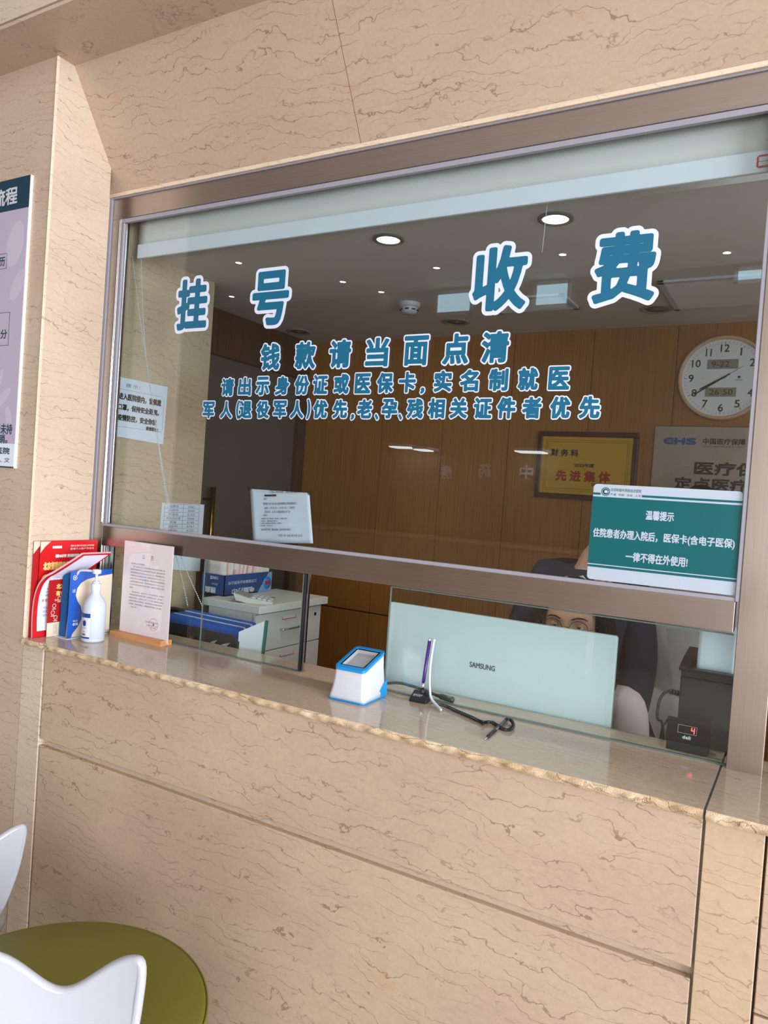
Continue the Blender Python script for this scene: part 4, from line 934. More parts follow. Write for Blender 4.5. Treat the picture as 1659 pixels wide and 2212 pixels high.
# red leaflet with a cream foot
t, O = leaflet('red_leaflet', 'red leaflet with a cream foot leaning against the blue leaflet stack', -2.822, -0.318, -0.06, 1.185, 'red_dark')
hz = 1.185-ZC
MB().prism([O+UY*0.0+UZ*0.001, O+UY*0.258+UZ*0.001, O+UY*0.258+UZ*0.062, O+UZ*0.062], NR*0.0005).build('cream_foot', 'cream', t)
sheet_text([('北京普惠健康保', 0.035, 0.20, hz-0.075, hz-0.052, 0.0009, 'fit'), ('有你·真好!', 0.035, 0.14, hz-0.106, hz-0.082, 0.0009, 'fit')], O, UY, UZ, NR, 'gold_heading', 'gold', t)
m = MB()
for u, v in ((0.055, 0.165), (0.03, 0.135), (0.025, 0.105), (0.04, 0.083), (0.085, 0.178)): m.lathe([(0.0095, 0.0006), (0.0072, 0.0006)], O+UY*u+UZ*v, 20, NR); rect(m, O, UY, UZ, u-0.009, u+0.009, v-0.016, v-0.0125, 0.0006, NR)
put_text(m, '保费195元不变', O, UY, UZ, NR, (0.03, 0.10, hz-0.128, hz-0.118), 0.0003)
m.build('icon_print', 'cream', t)
m = MB()
for k_ in range(7): put_text(m, '共同保险人北京分公司', O, UY, UZ, NR, (0.03, 0.085, 0.050-k_*0.0066, 0.0545-k_*0.0066), 0.0001)
m.build('foot_print', 'ink_grey', t)
# blue leaflets and folder in a thin clear tray
xb0, xb1 = -2.812, -2.752
t = thing('leaflet_stack', 'upright stack of blue leaflets seen by their edges, beside the folder', 'leaflets', (xb0, -0.26, ZC))
m = MB(); n = 22; rnd = random.Random(5)
for k_ in range(n):
    x = xb0+(xb1-0.020-xb0)*k_/n; y = -0.262+rnd.uniform(-0.0015, 0.0015); m.obox((x, y, ZC+0.004), (0.0016, 0, 0), (0, 0.19, 0), (0.008*(1-k_/n)*0+0.004, 0, 0.272+rnd.uniform(-0.003, 0.003)))
m.build('sheets', 'blue_edge', t)
fx = -2.738; fO = Vector((fx, -0.276, ZC+0.003))
t = thing('folder', 'blue and cream pocket folder behind the pump bottle', 'folder', fO)
MB().box(fx-0.004, fx-0.001, -0.276, -0.058, ZC+0.003, 1.196).build('back_sheet', 'blue', t, 0.0005)
MB().prism([Vector((fx-0.030, -0.262, ZC+0.004)), Vector((fx-0.012, -0.272, ZC+0.004)), Vector((fx-0.008, -0.272, ZC+0.11))], (0, 0.0012, 0)).build('loose_sheet', 'label_grey', t)
cvp = [(0.218, 0.001), (0.218, 0.268), (0.150, 0.262), (0.085, 0.252), (0.055, 0.238), (0.035, 0.215), (0.030, 0.185), (0.040, 0.160), (0.058, 0.135), (0.068, 0.105), (0.066, 0.075), (0.050, 0.045), (0.025, 0.018), (0.018, 0.001)]
MB().prism([fO+UY*u+UZ*v+NR*0.0002 for u, v in cvp], NR*0.0022).build('cream_pocket', 'cream', t)
m = MB(); m.lathe([(0.0105, 0.0006), (0.0082, 0.0006)], fO+UY*0.022+UZ*0.262, 28, NR); m.lathe([(0.004, 0.0006), (0.0, 0.0006)], fO+UY*0.022+UZ*0.262, 12, NR)
put_text(m, '010', fO, UY, UZ, NR, (0.024, 0.05, 0.052, 0.064), 0.0006); put_text(m, '让医', fO, UY, UZ, NR, (0.012, 0.028, 0.198, 0.212), 0.0004); put_text(m, '电话', fO, UY, UZ, NR, (0.024, 0.048, 0.068, 0.077), 0.0003)
m.build('white_print', 'paper', t)
t = thing('leaflet_tray', 'thin clear tray under the blue leaflets and the folder', 'tray', (xb0, -0.27, ZC))
MB().box(-2.819, -2.728, -0.285, -0.05, ZC+0.0002, ZC+0.0028).build('tray_base', 'label_grey', t); MB().box(-2.731, -2.728, -0.285, -0.05, ZC+0.003, ZC+0.010).build('tray_lip', 'glass_clear', t)

# --- payment scanner box
fl, fr = PZ(711, 1510, ZC), PZ(789, 1526, ZC); br = PZ(829, 1502, ZC)
UXs = Vector((0.999, 0.04, 0)).normalized(); UYs = Vector((-0.04, 0.999, 0)).normalized()
q0 = Vector((-1.335, -0.235, ZC)); 
t = thing('payment_scanner', 'white payment code scanner box with a blue rim on the counter', 'scanner', q0)
MAT['scanner_blue'] = plain('sky_blue_plastic', (24, 138, 206), 0.3, noise=0.01)
Wb, Dp = 0.142, 0.165
q = lambda a, b_, c: q0+UXs*a+UYs*b_+UZ*c
def hullgrid(m, prof, n=6):
    """stack of rounded rectangles: (z, x half width, y0, y1, corner radius, tilt)"""
    rows = []
    for z, hw, y0, y1, r_, tilt in prof:
        rows.append([q(u, v, z+tilt*(v-y0)) for u, v in rrect2(-hw, hw, y0, y1, r_, n)])
    k = len(rows[0]); m.add([p for r_ in rows for p in r_], [(i*k+j, i*k+(j+1) % k, (i+1)*k+(j+1) % k, (i+1)*k+j) for i in range(len(rows)-1) for j in range(k)], True)
    m.f += [tuple(reversed(range(len(m.v)-len(rows)*k, len(m.v)-len(rows)*k+k))), tuple(range(len(m.v)-k, len(m.v)))]; m.sm += [False, False]
    return m
TL = 0.32
hullgrid(MB(), [(0.006, 0.073, 0.000, 0.170, 0.016, 0), (0.018, 0.0705, 0.004, 0.168, 0.016, 0.05), (0.040, 0.066, 0.009, 0.166, 0.015, 0.10), (0.075, 0.0615, 0.013, 0.163, 0.014, 0.2), (0.104, 0.0595, 0.015, 0.160, 0.013, TL)]).build('body', 'white', t)
hullgrid(MB(), [(0.0, 0.0735, -0.001, 0.171, 0.016, 0), (0.0065, 0.0738, -0.0012, 0.1715, 0.016, 0)]).build('base_band', 'scanner_blue', t)
for sd in (1, -1):
    MB().prism([q(sd*0.0700, 0.060, 0.005), q(sd*0.0735, 0.166, 0.005), q(sd*0.0690, 0.168, 0.062), q(sd*0.0685, 0.120, 0.030)], UXs*sd*0.0012).build('side_flash', 'scanner_blue', t)
rim = MB(); O1 = rrect2(-0.0605, 0.0605, 0.013, 0.163, 0.014); I1 = rrect2(-0.050, 0.050, 0.028, 0.150, 0.006); I2 = rrect2(-0.043, 0.043, 0.036, 0.142, 0.003)
zt = lambda v, h: 0.104+TL*(v-0.015)+h
def ringgrid(m, A, B, ha, hb):
    k = len(A); m.add([q(u, v, zt(v, ha)) for u, v in A]+[q(u, v, zt(v, hb)) for u, v in B], [(j, (j+1) % k, k+(j+1) % k, k+j) for j in range(k)])
ringgrid(rim, O1, O1, 0, 0.010); ringgrid(rim, O1, I1, 0.010, 0.011); ringgrid(rim, I1, I1, 0.011, 0.006); rim.build('blue_rim', 'scanner_blue', t)
bz = MB(); ringgrid(bz, I1, I2, 0.0085, 0.0085); bz.build('black_bezel', 'black_gloss', t)
rc = MB(); I3 = [(u*0.8, 0.036+(v-0.036)*0.85+0.006) for u, v in I2]; ringgrid(rc, I2, I3, 0.0084, 0.002); k = len(rc.v); rc.add([q(u, v, zt(v, 0.002)) for u, v in I3], [tuple(range(len(I3)))]); rc.build('scan_window', 'gloss_white', t)

# --- pen stand with the purple pen
pc = PZ(905, 1515, ZC)+Vector((0.0, 0.012, 0)); 
t = thing('pen_stand', 'black wedge pen stand stuck on the counter in front of the monitor', 'pen stand', pc)
a = 0.12; ux = Vector((math.cos(a), math.sin(a), 0)); uy = Vector((-math.sin(a), math.cos(a), 0))
MB().prism([pc-ux*0.031+uy*y+UZ*z for y, z in ((-0.034, 0), (0.034, 0), (0.034, 0.026), (0.016, 0.033), (-0.026, 0.016), (-0.034, 0.008))], ux*0.062).build('base', 'black', t, 0.002)
m = MB(); put_text(m, 'BAOKE', pc+uy*-0.016+UZ*0.0205, ux, (uy*0.042+UZ*0.0165).normalized(), (UZ*0.042-uy*0.0165).normalized(), (-0.022, 0.010, 0.0, 0.008), 0.0003, 0.0005); put_text(m, 'BK PENS', pc+uy*-0.016+UZ*0.0205, ux, (uy*0.042+UZ*0.0165).normalized(), (UZ*0.042-uy*0.0165).normalized(), (-0.022, 0.006, -0.005, -0.001), 0.0001, 0.0005); m.build('lettering', 'label_grey', t)
MB().lathe([(0.0085, 0.022), (0.0085, 0.040), (0.0065, 0.041)], pc+uy*0.010+ux*0.001, 18).build('socket', 'black', t)
MAT['purple'] = plain('purple_plastic', (70, 34, 120), 0.25); MAT['clear_plastic'] = plain('milky_plastic', (222, 224, 232), 0.2)
pb = pc+uy*0.010+UZ*0.036; pt_ = pb+Vector((0.014, 0.004, 0.185))
d = (pt_-pb)
t = thing('pen', 'purple ballpoint pen standing upright in the black pen stand', 'pen', pb)
MB().tube([pb+d*0.14, pb+d*0.20, pb+d*0.96], [0.0052, 0.0062, 0.0062], 14).build('barrel', 'purple', t); MB().tube([pb-d*0.02, pb+d*0.05, pb+d*0.145], [0.0015, 0.0042, 0.0052], 12).build('tip', 'chrome', t); MB().tube([pb+d*0.955, pb+d*1.0], 0.0056, 14).build('end_cap', 'white', t)
w0 = pt_+Vector((0.018, -0.004, -0.006)); wp = [w0, w0+Vector((-0.003, 0, -0.03)), w0+Vector((-0.006, -0.002, -0.08)), w0+Vector((-0.004, -0.006, -0.125)), w0+Vector((0.004, -0.014, -0.165)), w0+Vector((0.022, -0.030, -0.196)), PZ(952, 1533, ZC+0.006)]
t = thing('coil_sleeve', 'white spiral plastic cord curving down beside the purple pen', 'cord', w0)
def smooth(P, n=8):
    out = []
    for i in range(len(P)-1):
        p = [P[max(0, min(len(P)-1, i+k))] for k in (-1, 0, 1, 2)]
        for j in range(n):
            f = j/n; out.append(0.5*((2*p[1])+(-p[0]+p[2])*f+(2*p[0]-5*p[1]+4*p[2]-p[3])*f*f+(-p[0]+3*p[1]-3*p[2]+p[3])*f**3))
    return out+[P[-1]]
def coil(P, r, wire, pitch, n=6, per=10):
    P = smooth(P, 16); L_ = [0]
    for a_, b_ in zip(P, P[1:]): L_.append(L_[-1]+(b_-a_).length)
    out = []; tot = L_[-1]; steps = int(tot/pitch*per); j = 0; up = Vector((0, 0, 1))
    for i in range(steps+1):
        s_ = tot*i/steps
        while j < len(L_)-2 and L_[j+1] < s_: j += 1
        f = (s_-L_[j])/max(1e-9, L_[j+1]-L_[j]); c = P[j].lerp(P[j+1], f); T = (P[j+1]-P[j]).normalized()
        u_ = T.cross(up); u_ = u_.normalized() if u_.length > 0.05 else T.cross(Vector((1, 0, 0))).normalized(); v_ = T.cross(u_)
        a_ = 2*math.pi*i/per; out.append(c+(u_*math.cos(a_)+v_*math.sin(a_))*r)
    return out
sm_ = smooth(wp); MB().tube(sm_, 0.0040, 10).build('sleeve', 'clear_plastic', t); m = MB().tube(coil(wp, 0.0044, 0, 0.0042), 0.0008, 4); m.ball(w0+UZ*0.003, 0.0062, 10); m.ball(wp[-1], 0.0055, 10); m.build('spiral_ribs', 'white', t)
# --- microphone and its gooseneck, behind the pen stand
t = thing('microphone', 'grey gooseneck microphone lying along the base of the monitor', 'microphone', PZ(880, 1485, ZC+0.02))
gp = [Vector((-1.345, 0.045, ZC+0.010)), Vector((-1.315, 0.045, ZC+0.020)), Vector((-1.27, 0.050, ZC+0.028)), Vector((-1.215, 0.055, ZC+0.024)), Vector((-1.165, 0.052, ZC+0.020)), Vector((-1.12, 0.045, ZC+0.014))]
MAT['mic_grey'] = plain('dark_grey_metal', (92, 98, 102), 0.4, 0.6)
gp = [p+Vector((0, -0.015, 0)) for p in gp]
MB().tube(coil(gp, 0.0040, 0, 0.003), 0.0016, 5).tube(smooth(gp), 0.004, 8).build('gooseneck', 'mic_grey', t)
ge = gp[-1]; gd = Vector((0.99, -0.05, -0.05)).normalized()
MB().tube([ge, ge+gd*0.018, ge+gd*0.020, ge+gd*0.070, ge+gd*0.072, ge+gd*0.074], [0.006, 0.007, 0.0105, 0.0105, 0.009, 0.004], 18).build('microphone_head', 'mic_grey', t)
# --- black pen and coil cord
t = thing('spring_tether', 'black coiled pen cord lying across the counter from the pen stand', 'cord', PZ(990, 1535, ZC+0.005))
cp = [PZ(933, 1517, ZC+0.010), PZ(960, 1524, ZC+0.007), PZ(985, 1535, ZC+0.006), PZ(1015, 1548, ZC+0.006), PZ(1043, 1560, ZC+0.006), PZ(1062, 1560, ZC+0.006), PZ(1082, 1572, ZC+0.006), PZ(1098, 1577, ZC+0.007), PZ(1109, 1568, ZC+0.009), PZ(1104, 1556, ZC+0.010), PZ(1094, 1555, ZC+0.009)]
MB().tube(coil(cp, 0.0048, 0, 0.0042), 0.0010, 5).build('coil', 'black', t); MB().tube([PZ(1038, 1557, ZC+0.006), PZ(1044, 1562, ZC+0.009), PZ(1050, 1560, ZC+0.007)], [0.004, 0.0075, 0.004], 10).build('knot', 'black', t)
p0, p1 = PZ(1048, 1597, ZC+0.003), PZ(1095, 1553, ZC+0.008); d = p1-p0
t = thing('pen', 'black-gripped clear pen lying on the counter at the end of the coiled cord', 'pen', p0)
MB().tube([p0, p0+d*0.10], [0.0008, 0.0042], 12).build('tip', 'chrome', t); MB().tube([p0+d*0.10, p0+d*0.13, p0+d*0.42, p0+d*0.44], [0.0046, 0.0056, 0.0060, 0.0056], 14).build('grip', 'black', t)
MB().tube([p0+d*0.44, p0+d*0.92], 0.0052, 14).build('barrel', 'mic_grey', t); MB().tube([p0+d*0.91, p0+d*1.0], [0.0056, 0.0050], 14).build('end_cap', 'black', t)

# ================================================================== BEHIND THE GLASS
ZD = 0.60
for nm, x0, x1, y0, y1, lb in (('desk', -1.88, -0.02, 0.135, 0.44, 'pale desk behind the counter holding the monitor'), ('desk', -2.875, -1.885, 0.135, 1.0, 'pale side desk under the white drawer cabinet')):
    t = thing(nm, lb, 'desk', (x0, y0, ZF), 'office desks'); MB().box(x0, x1, y0, y1, ZD-0.03, ZD).build('desk_top', 'white', t, 0.003)
    MB().box(x0, x0+0.03, y0, y1, ZF, ZD-0.03).box(x1-0.03, x1, y0, y1, ZF, ZD-0.03).build('side_panel', 'white', t)
# monitor
ym = 0.145
a, b_ = PY(846, 1302, ym), PY(1333, 1375, ym); mx0, mx1, mz1 = a.x-0.015, b_.x, (a.z+b_.z)/2; mz0 = 0.71
t = thing('monitor', 'large pale glossy monitor seen from behind through the glass', 'monitor', ((mx0+mx1)/2, ym, ZD))
MAT['monitor_back'] = plain('pale_glossy_monitor_shell', (214, 230, 238), 0.22, coat=0.4, noise=0.01)
yb = lambda u, v: ym-0.0+0.014*(2*u-1)**2*0.8+0.010*(2*v-1)**4
m = MB()
pr = [(mx0+u, mz0+v) for u, v in rrect2(0, mx1-mx0, 0, mz1-mz0, 0.010, 4)]
m.prism([(x, ym+0.008, z) for x, z in pr], (0, 0.020, 0)); 
m.grid(lambda u, v: (mx0+0.003+(mx1-mx0-0.006)*u, ym+0.009-0.012*(1-(2*u-1)**2)*(1-(2*v-1)**4), mz0+0.003+(mz1-mz0-0.006)*v), 24, 12)
m.build('back_shell', 'monitor_back', t, 0.002)
MB().box(mx0+0.012, mx1-0.012, ym+0.029, ym+0.033, mz0+0.012, mz1-0.012).build('screen', 'black_gloss', t)
mcx = (mx0+mx1)/2; MB().box(mcx-0.05, mcx+0.05, ym+0.03, ym+0.05, ZD+0.01, 1.0).build('stand', 'monitor_back', t, 0.003); MB().box(mcx-0.14, mcx+0.14, ym+0.0, ym+0.20, ZD, ZD+0.012).build('stand_foot', 'monitor_back', t, 0.004)
l0, l1 = PY(1015, 1441, ym), PY(1070, 1447, ym)
m = MB(); put_text(m, 'SAMSUNG', (0, ym-0.0035, 0), UX, UZ, NF, (l0.x, l1.x, l1.z-0.006, l1.z+0.014), 0.0006, 0.0004); m.build('logo_lettering', 'ink_grey', t)
# payment number display with the red digit
yd = 0.055; a, b_ = PY(1443, 1548, yd), PY(1536, 1562, yd)
t = thing('number_display', 'small black customer display showing a red digit beside the mullion', 'display', (a.x, yd, ZC))
dx0, dx1, dz1 = a.x, b_.x, (a.z+b_.z)/2; dz0 = ZC+0.028; tl = Vector((0, 0.018, dz1-dz0))
MB().obox((dx0, yd-0.018, dz0), (dx1-dx0, 0, 0), tl, (0, 0.014, -0.002)).build('panel', 'black_gloss', t, 0.002)
MB().prism([(dx0+0.002, yd-0.014, ZC), (dx0+0.002, yd+0.05, ZC), (dx0+0.002, yd+0.045, dz0+0.03), (dx0+0.002, yd-0.010, dz0+0.004)], (dx1-dx0-0.004, 0, 0)).build('base', 'black', t, 0.002)
V = tl.normalized(); Nn = UX.cross(V).normalized(); Nn = Nn if Nn.y < 0 else -Nn; O = Vector((dx0, yd-0.018, dz0)); hp = tl.length
m = MB(); w_ = 0.0008
for u0, u1, v0, v1 in ((0.032, 0.086, hp*0.40, hp*0.40+w_), (0.032, 0.086, hp*0.74-w_, hp*0.74), (0.032, 0.032+w_, hp*0.40, hp*0.74), (0.086-w_, 0.086, hp*0.40, hp*0.74)): rect(m, O, UX, V, u0, u1, v0, v1, 0.0004, Nn)
put_text(m, 'deli', O, UX, V, Nn, (0.047, 0.071, hp*0.18, hp*0.33), 0.0006, 0.0005); m.build('white_print', 'label_grey', t)
m = MB(); s7 = 0.0024; u0, u1, v0, vm, v1 = 0.070, 0.080, hp*0.45, hp*0.57, hp*0.69
for a0, a1, b0, b1 in ((u0, u0+s7, vm, v1), (u0, u1, vm-s7/2, vm+s7/2), (u1-s7, u1, v0, v1)): rect(m, O, UX, V, a0, a1, b0, b1, 0.0008, Nn)
m.build('red_digit', 'led', t)
# black receipt printer with a sheet of paper
yp = 0.115; a = PY(1469, 1443, yp); px0, px1, pz1 = a.x, -0.16, a.z
t = thing('receipt_printer', 'tall black printer standing behind the number display', 'printer', (px0, yp, ZD))
MAT['printer_black'] = plain('charcoal_plastic', (44, 42, 46), 0.45)
MB().box(px0, px1, yp+0.03, yp+0.22, ZD, pz1-0.004).build('body', 'printer_black', t, 0.004)
MB().box(px0+0.004, px1, yp+0.018, yp+0.032, ZD, pz1-0.030).build('front_panel', 'printer_black', t, 0.003)
MB().prism([(px0-0.006, yp+0.022, pz1), (px0-0.006, yp+0.022, pz1-0.012), (px0-0.006, yp+0.235, pz1-0.006), (px0-0.006, yp+0.235, pz1+0.035), (px0-0.006, yp+0.12, pz1+0.022)], (0.028, 0, 0)).box(px0+0.02, px1, yp+0.022, yp+0.05, pz1-0.010, pz1-0.002).build('lid', 'black', t, 0.002)
MB().box(px0+0.05, px1, yp+0.028, yp+0.034, pz1-0.030, pz1-0.016).build('paper_slot', 'black', t)
a, b_ = PY(1511, 1362, yp+0.06), PY(1580, 1445, yp+0.06)
t = thing('paper_sheet', 'blank white sheet standing up from the black printer', 'paper', (a.x, yp+0.06, pz1))
MB().grid(lambda u, v: (a.x+(0.11)*u, yp+0.062+0.004*math.sin(3*u)+0.01*v, pz1-0.006+(a.z+0.03-pz1)*v), 10, 6).build('sheet', 'notice_paper', t, solid=0.0004)
t = thing('power_cable', 'thick black cable looping from the side of the black printer', 'cable', (px0, yp, ZC+0.1))
cc = [Vector((px0+0.004, yp+0.06, ZC+0.145)), Vector((px0-0.035, yp+0.05, ZC+0.150)), Vector((px0-0.058, yp+0.04, ZC+0.12)), Vector((px0-0.060, yp+0.03, ZC+0.06)), Vector((px0-0.038, yp+0.02, ZC+0.02)), Vector((px0-0.025, yp+0.02, ZD+0.006)), Vector((px0-0.02, yp+0.04, ZD+0.006))]
MB().tube(smooth(cc), 0.0042, 10).build('cable', 'black', t); m = MB()
for k_ in range(4): c = cc[0].lerp(cc[1], 0.15+0.22*k_); m.lathe([(0.0, -0.0045), (0.0085, -0.0045), (0.0085, 0.0045), (0, 0.0045)], c, 14, cc[1]-cc[0])
m.build('strain_relief', 'black', t); MB().tube(smooth([cc[2]+Vector((0.035, 0.01, -0.05)), cc[4]+Vector((0.004, 0.008, 0.03)), cc[4]+Vector((-0.006, 0, -0.01)), Vector((px0-0.06, yp+0.03, ZD+0.006))]), 0.0032, 8).build('thin_cable', 'black', t)

# --- white drawer cabinet and what stands on it
yc0 = 0.42; kc = PY(561, 1311, yc0); cz = kc.z; cx1 = kc.x; cx0 = -2.62; bk = PZ(690, 1286, cz); yc1 = bk.y
t = thing('drawer_cabinet', 'white desktop drawer cabinet with a thick overhanging top', 'cabinet', (cx0, yc0, ZD))
MAT['cab_white'] = plain('grey_white_laminate', (206, 206, 202), 0.5)
MB().box(cx0, cx1, yc0, yc1, cz-0.038, cz).build('top', 'cab_white', t, 0.003)
MB().box(cx0+0.02, cx1-0.045, yc0+0.02, yc1-0.03, ZD, cz-0.038).build('carcass', 'cab_white', t, 0.002)
h2 = (cz-0.045-ZD); zs = [cz-0.045, cz-0.045-0.19, ZD+0.004]
for i, (zt_, zb_) in enumerate(zip(zs, zs[1:])):
    d = MB().box(cx1-0.045, cx1-0.028, yc0+0.012, yc1-0.022, zb_+0.003, zt_-0.003).build('drawer', 'cab_white', t, 0.002)
    ya, yb_ = yc0+(yc1-yc0)*0.36, yc0+(yc1-yc0)*0.62; zc_ = zt_-0.095
    MB().tube([(cx1-0.03, ya, zc_), (cx1-0.012, ya+0.004, zc_), (cx1-0.012, yb_-0.004, zc_), (cx1-0.03, yb_, zc_)], 0.005, 8).build('handle', 'chrome', d)
    lz = zt_-0.045; MB().tube([(cx1-0.0275, ya+0.01, lz+0.012), (cx1-0.0265, ya+0.012, lz), (cx1-0.0265, yb_-0.03, lz), (cx1-0.0275, yb_-0.028, lz+0.014)], 0.0018, 6).build('label_clip', 'red', d)
    if i == 0: MB().lathe([(0, 0.001), (0.010, 0.001), (0.010, 0)], (cx1-0.028, yc1-0.075, zt_-0.045), 20, NR).build('lock', 'black', d)
bx = PY(483, 1290, yc0+0.10); y0 = yc0+0.10; x1 = PY(483, 1290, y0).x; bz = cz
t = thing('paper_box', 'blue printer-paper box with upside-down lettering on the white cabinet', 'box', (x1-0.2, y0, bz))
MAT['box_blue'] = plain('blue_box_print', (38, 70, 128), 0.5); MAT['box_sky'] = plain('pale_blue_box_print', (120, 160, 200), 0.5)
hb_ = 0.108; yb2 = PX(585, 1275, x1).y; yb2 = min(max(yb2, y0+0.24), y0+0.5); xw = 0.16
m = MB(); m.box(x1-xw, x1, y0, y0+0.004, bz, bz+hb_).box(x1-xw, x1, yb2-0.004, yb2, bz, bz+hb_).box(x1-xw, x1-xw+0.004, y0, yb2, bz, bz+hb_).box(x1-0.004, x1, y0, yb2, bz, bz+hb_).box(x1-xw, x1, y0, yb2, bz, bz+0.004)
m.build('carton', 'box_blue', t)
O = Vector((x1, y0, bz)); LB = yb2-y0
MB().prism([O+UY*(LB*0.70)+UZ*0.001, O+UY*LB+UZ*0.001, O+UY*LB+UZ*(hb_-0.001), O+UY*(LB*0.93)+UZ*(hb_-0.001)], NR*0.0006).build('pale_corner', 'box_sky', t)
m = MB(); m.lathe([(0, 0.0012), (0.034, 0.0012), (0.034, 0.0006)], O+UY*LB*0.90+UZ*hb_*0.45, 28, NR); m.build('oval_badge', 'scanner_blue', t)
m = MB(); put_text(m, '捷鑫', O+UY*LB*0.90+UZ*hb_*0.45, -UY, -UZ, NR, (-0.02, 0.02, -0.012, 0.012), 0.0012, 0.0016); m.build('badge_print', 'red', t)
m = MB(); put_text(m, '电脑打印', O, -UY, -UZ, NR, (-LB*0.62, -0.06, -0.036, -0.006), 0.001); put_text(m, '江苏捷鑫纸业有限公司', O, -UY, -UZ, NR, (-LB*0.66, -0.03, -0.075, -0.058), 0.0004)
OF = Vector((x1, y0, bz)); put_text(m, '捷鑫', OF, -UX, -UZ, NF, (0.055, 0.13, -0.040, -0.008), 0.0014); put_text(m, '241mm', OF, -UX, -UZ, NF, (0.045, 0.085, -0.062, -0.050), 0.0004); put_text(m, '1200页', OF, -UX, -UZ, NF, (0.045, 0.10, -0.098, -0.080), 0.0006)
m.build('white_lettering', 'label_grey', t)
MAT['slip'] = plain('white_form_slip', (214, 204, 204), 0.7, noise=0.03); MAT['slip_pink'] = plain('pink_form_slip', (214, 150, 142), 0.7, noise=0.05)
rnd = random.Random(11); n = 34
first = {}
for k_ in range(n):
    y = y0+0.012+(LB-0.03)*k_/n; kind = 'slip_pink' if k_ in (2, 5, 9, 12, 15, 19, 20) else 'slip'
    if kind not in first:
        mm = MB().grid(lambda u, v: (-0.068+0.136*u, 0.006*math.sin(v*2), 0.0+0.175*v), 3, 6); first[kind] = None
        o = mm.build('form_slip', kind, None, solid=0.0022); first[kind] = o
    else:
        o = first[kind].copy(); COL.objects.link(o)
    o.location = (x1-xw/2+rnd.uniform(-0.003, 0.003), y, bz+0.006); o.rotation_euler = (R(rnd.uniform(-14, -3)*(1 if k_ > 3 else -0.3)), 0, R(rnd.uniform(-2, 2))); o.scale = (1, 1, rnd.uniform(0.9, 1.08))
    tag(o, ('pink' if kind == 'slip_pink' else 'white')+' form slip standing among others in the blue paper box', 'paper', ('pink' if kind == 'slip_pink' else 'white')+' form slips in the blue paper box')
# calculator
kx, ky = cx1-0.11, yc0+0.095
t = thing('calculator', 'pale grey desk calculator lying at the edge of the white cabinet', 'calculator', (kx, ky, cz))
a = 0.5; ux = Vector((math.cos(a), math.sin(a), 0)); uy = Vector((-math.sin(a), math.cos(a), 0)); c0 = Vector((kx, ky, cz))
MAT['calc'] = plain('pale_grey_plastic', (190, 194, 188), 0.45)
K = lambda u, v, w_: c0+ux*u+uy*v+UZ*w_
MB().prism([K(-0.10, -0.055, 0.046), K(-0.085, -0.055, 0.010), K(-0.03, -0.055, 0), K(0.10, -0.055, 0), K(0.10, -0.055, 0.013), K(-0.02, -0.055, 0.026)], uy*0.13).build('case', 'calc', t, 0.002)
sl = (K(0.10, 0, 0.013)-K(-0.02, 0, 0.026)).normalized(); sn = sl.cross(uy).normalized(); sn = sn if sn.z > 0 else -sn
m = MB(); m2 = MB()
for i in range(4):
    for j in range(5):
        (m2 if j == 4 and i == 3 else m).obox(K(-0.015, -0.048, 0.0258)+sl*(0.008+i*0.026)+uy*(0.004+j*0.023), sl*0.019, uy*0.017, sn*0.006)
m.build('keys', 'white', t, 0.001); m2.build('red_key', 'red', t, 0.001)
MB().obox(K(-0.092, -0.045, 0.0445), (K(-0.022, 0, 0.0275)-K(-0.092, 0, 0.0445)), uy*0.11, sn*0.001).build('display', 'lcd', t)
# black file basket with blue folders
fy = 0.150; bx0, bx1 = PY(368, 1345, fy).x-0.16, PY(512, 1360, fy).x; bz1 = PY(440, 1358, fy).z; bd = 0.16
t = thing('file_basket', 'black slotted plastic file basket behind the sliding glass', 'basket', (bx0, fy, ZD))
def side(x0, x1, y0, y1, z0, z1):
    m = MB(); n = max(2, int((x1-x0)/0.022)); 
    return m
m = MB(); th_ = 0.003; xm = PY(440, 1358, fy).x
m.box(bx0, bx1, fy, fy+bd, ZD+0.001, ZD+0.005)
m.box(bx0, xm, fy, fy+th_, ZD, ZD+0.14).box(bx0, xm, fy, fy+th_, bz1-0.045, bz1).box(bx0, bx1, fy+bd, fy+bd+th_, ZD, bz1-0.02)
x = bx0
while x < xm-0.035:
    m.prism([(x, fy, ZD+0.14), (x+0.012, fy, ZD+0.14), (x+0.012+0.02, fy, bz1-0.045), (x+0.02, fy, bz1-0.045)], (0, th_, 0)); x += 0.0165
m.box(bx0, bx0+th_, fy, fy+bd, ZD, bz1).box(bx1-th_, bx1, fy, fy+bd, ZD, bz1-0.03)
m.build('side_wall', 'black', t)
m = MB(); xc = (xm+bx1)/2; zt_ = bz1-0.004; zb_ = ZD; tk = 0.004
m.prism([(xm, fy-0.001, zt_-0.034), (bx1, fy-0.001, zt_-0.034), (bx1, fy-0.001, zt_-0.03), (bx1-0.008, fy-0.001, zt_-0.008), (bx1-0.03, fy-0.001, zt_), (xm, fy-0.001, zt_)], (0, tk, 0))
for a_, b_ in ((xm, xm+0.042), (xc-0.010, xc+0.012), (bx1-0.030, bx1)): m.box(a_, b_, fy-0.001, fy-0.001+tk, zb_, zt_-0.034)
for a_, b_ in ((xm+0.042, xc-0.010), (xc+0.012, bx1-0.030)):
    k_ = -2
    while True:
        z0_ = zb_+0.02+k_*0.056; k_ += 1
        sl_ = (b_-a_)*1.15
        pz = [(a_, z0_), (b_, z0_+sl_), (b_, z0_+sl_+0.026), (a_, z0_+0.026)]
        if z0_ > zt_-0.038: break
        m.prism([(u, fy-0.001, min(max(v, zb_), zt_-0.033)) for u, v in pz], (0, tk, 0)) if z0_+0.03+sl_ > zb_+0.01 and z0_ < zt_-0.036 else None
m.build('slotted_end', 'printer_black', t)
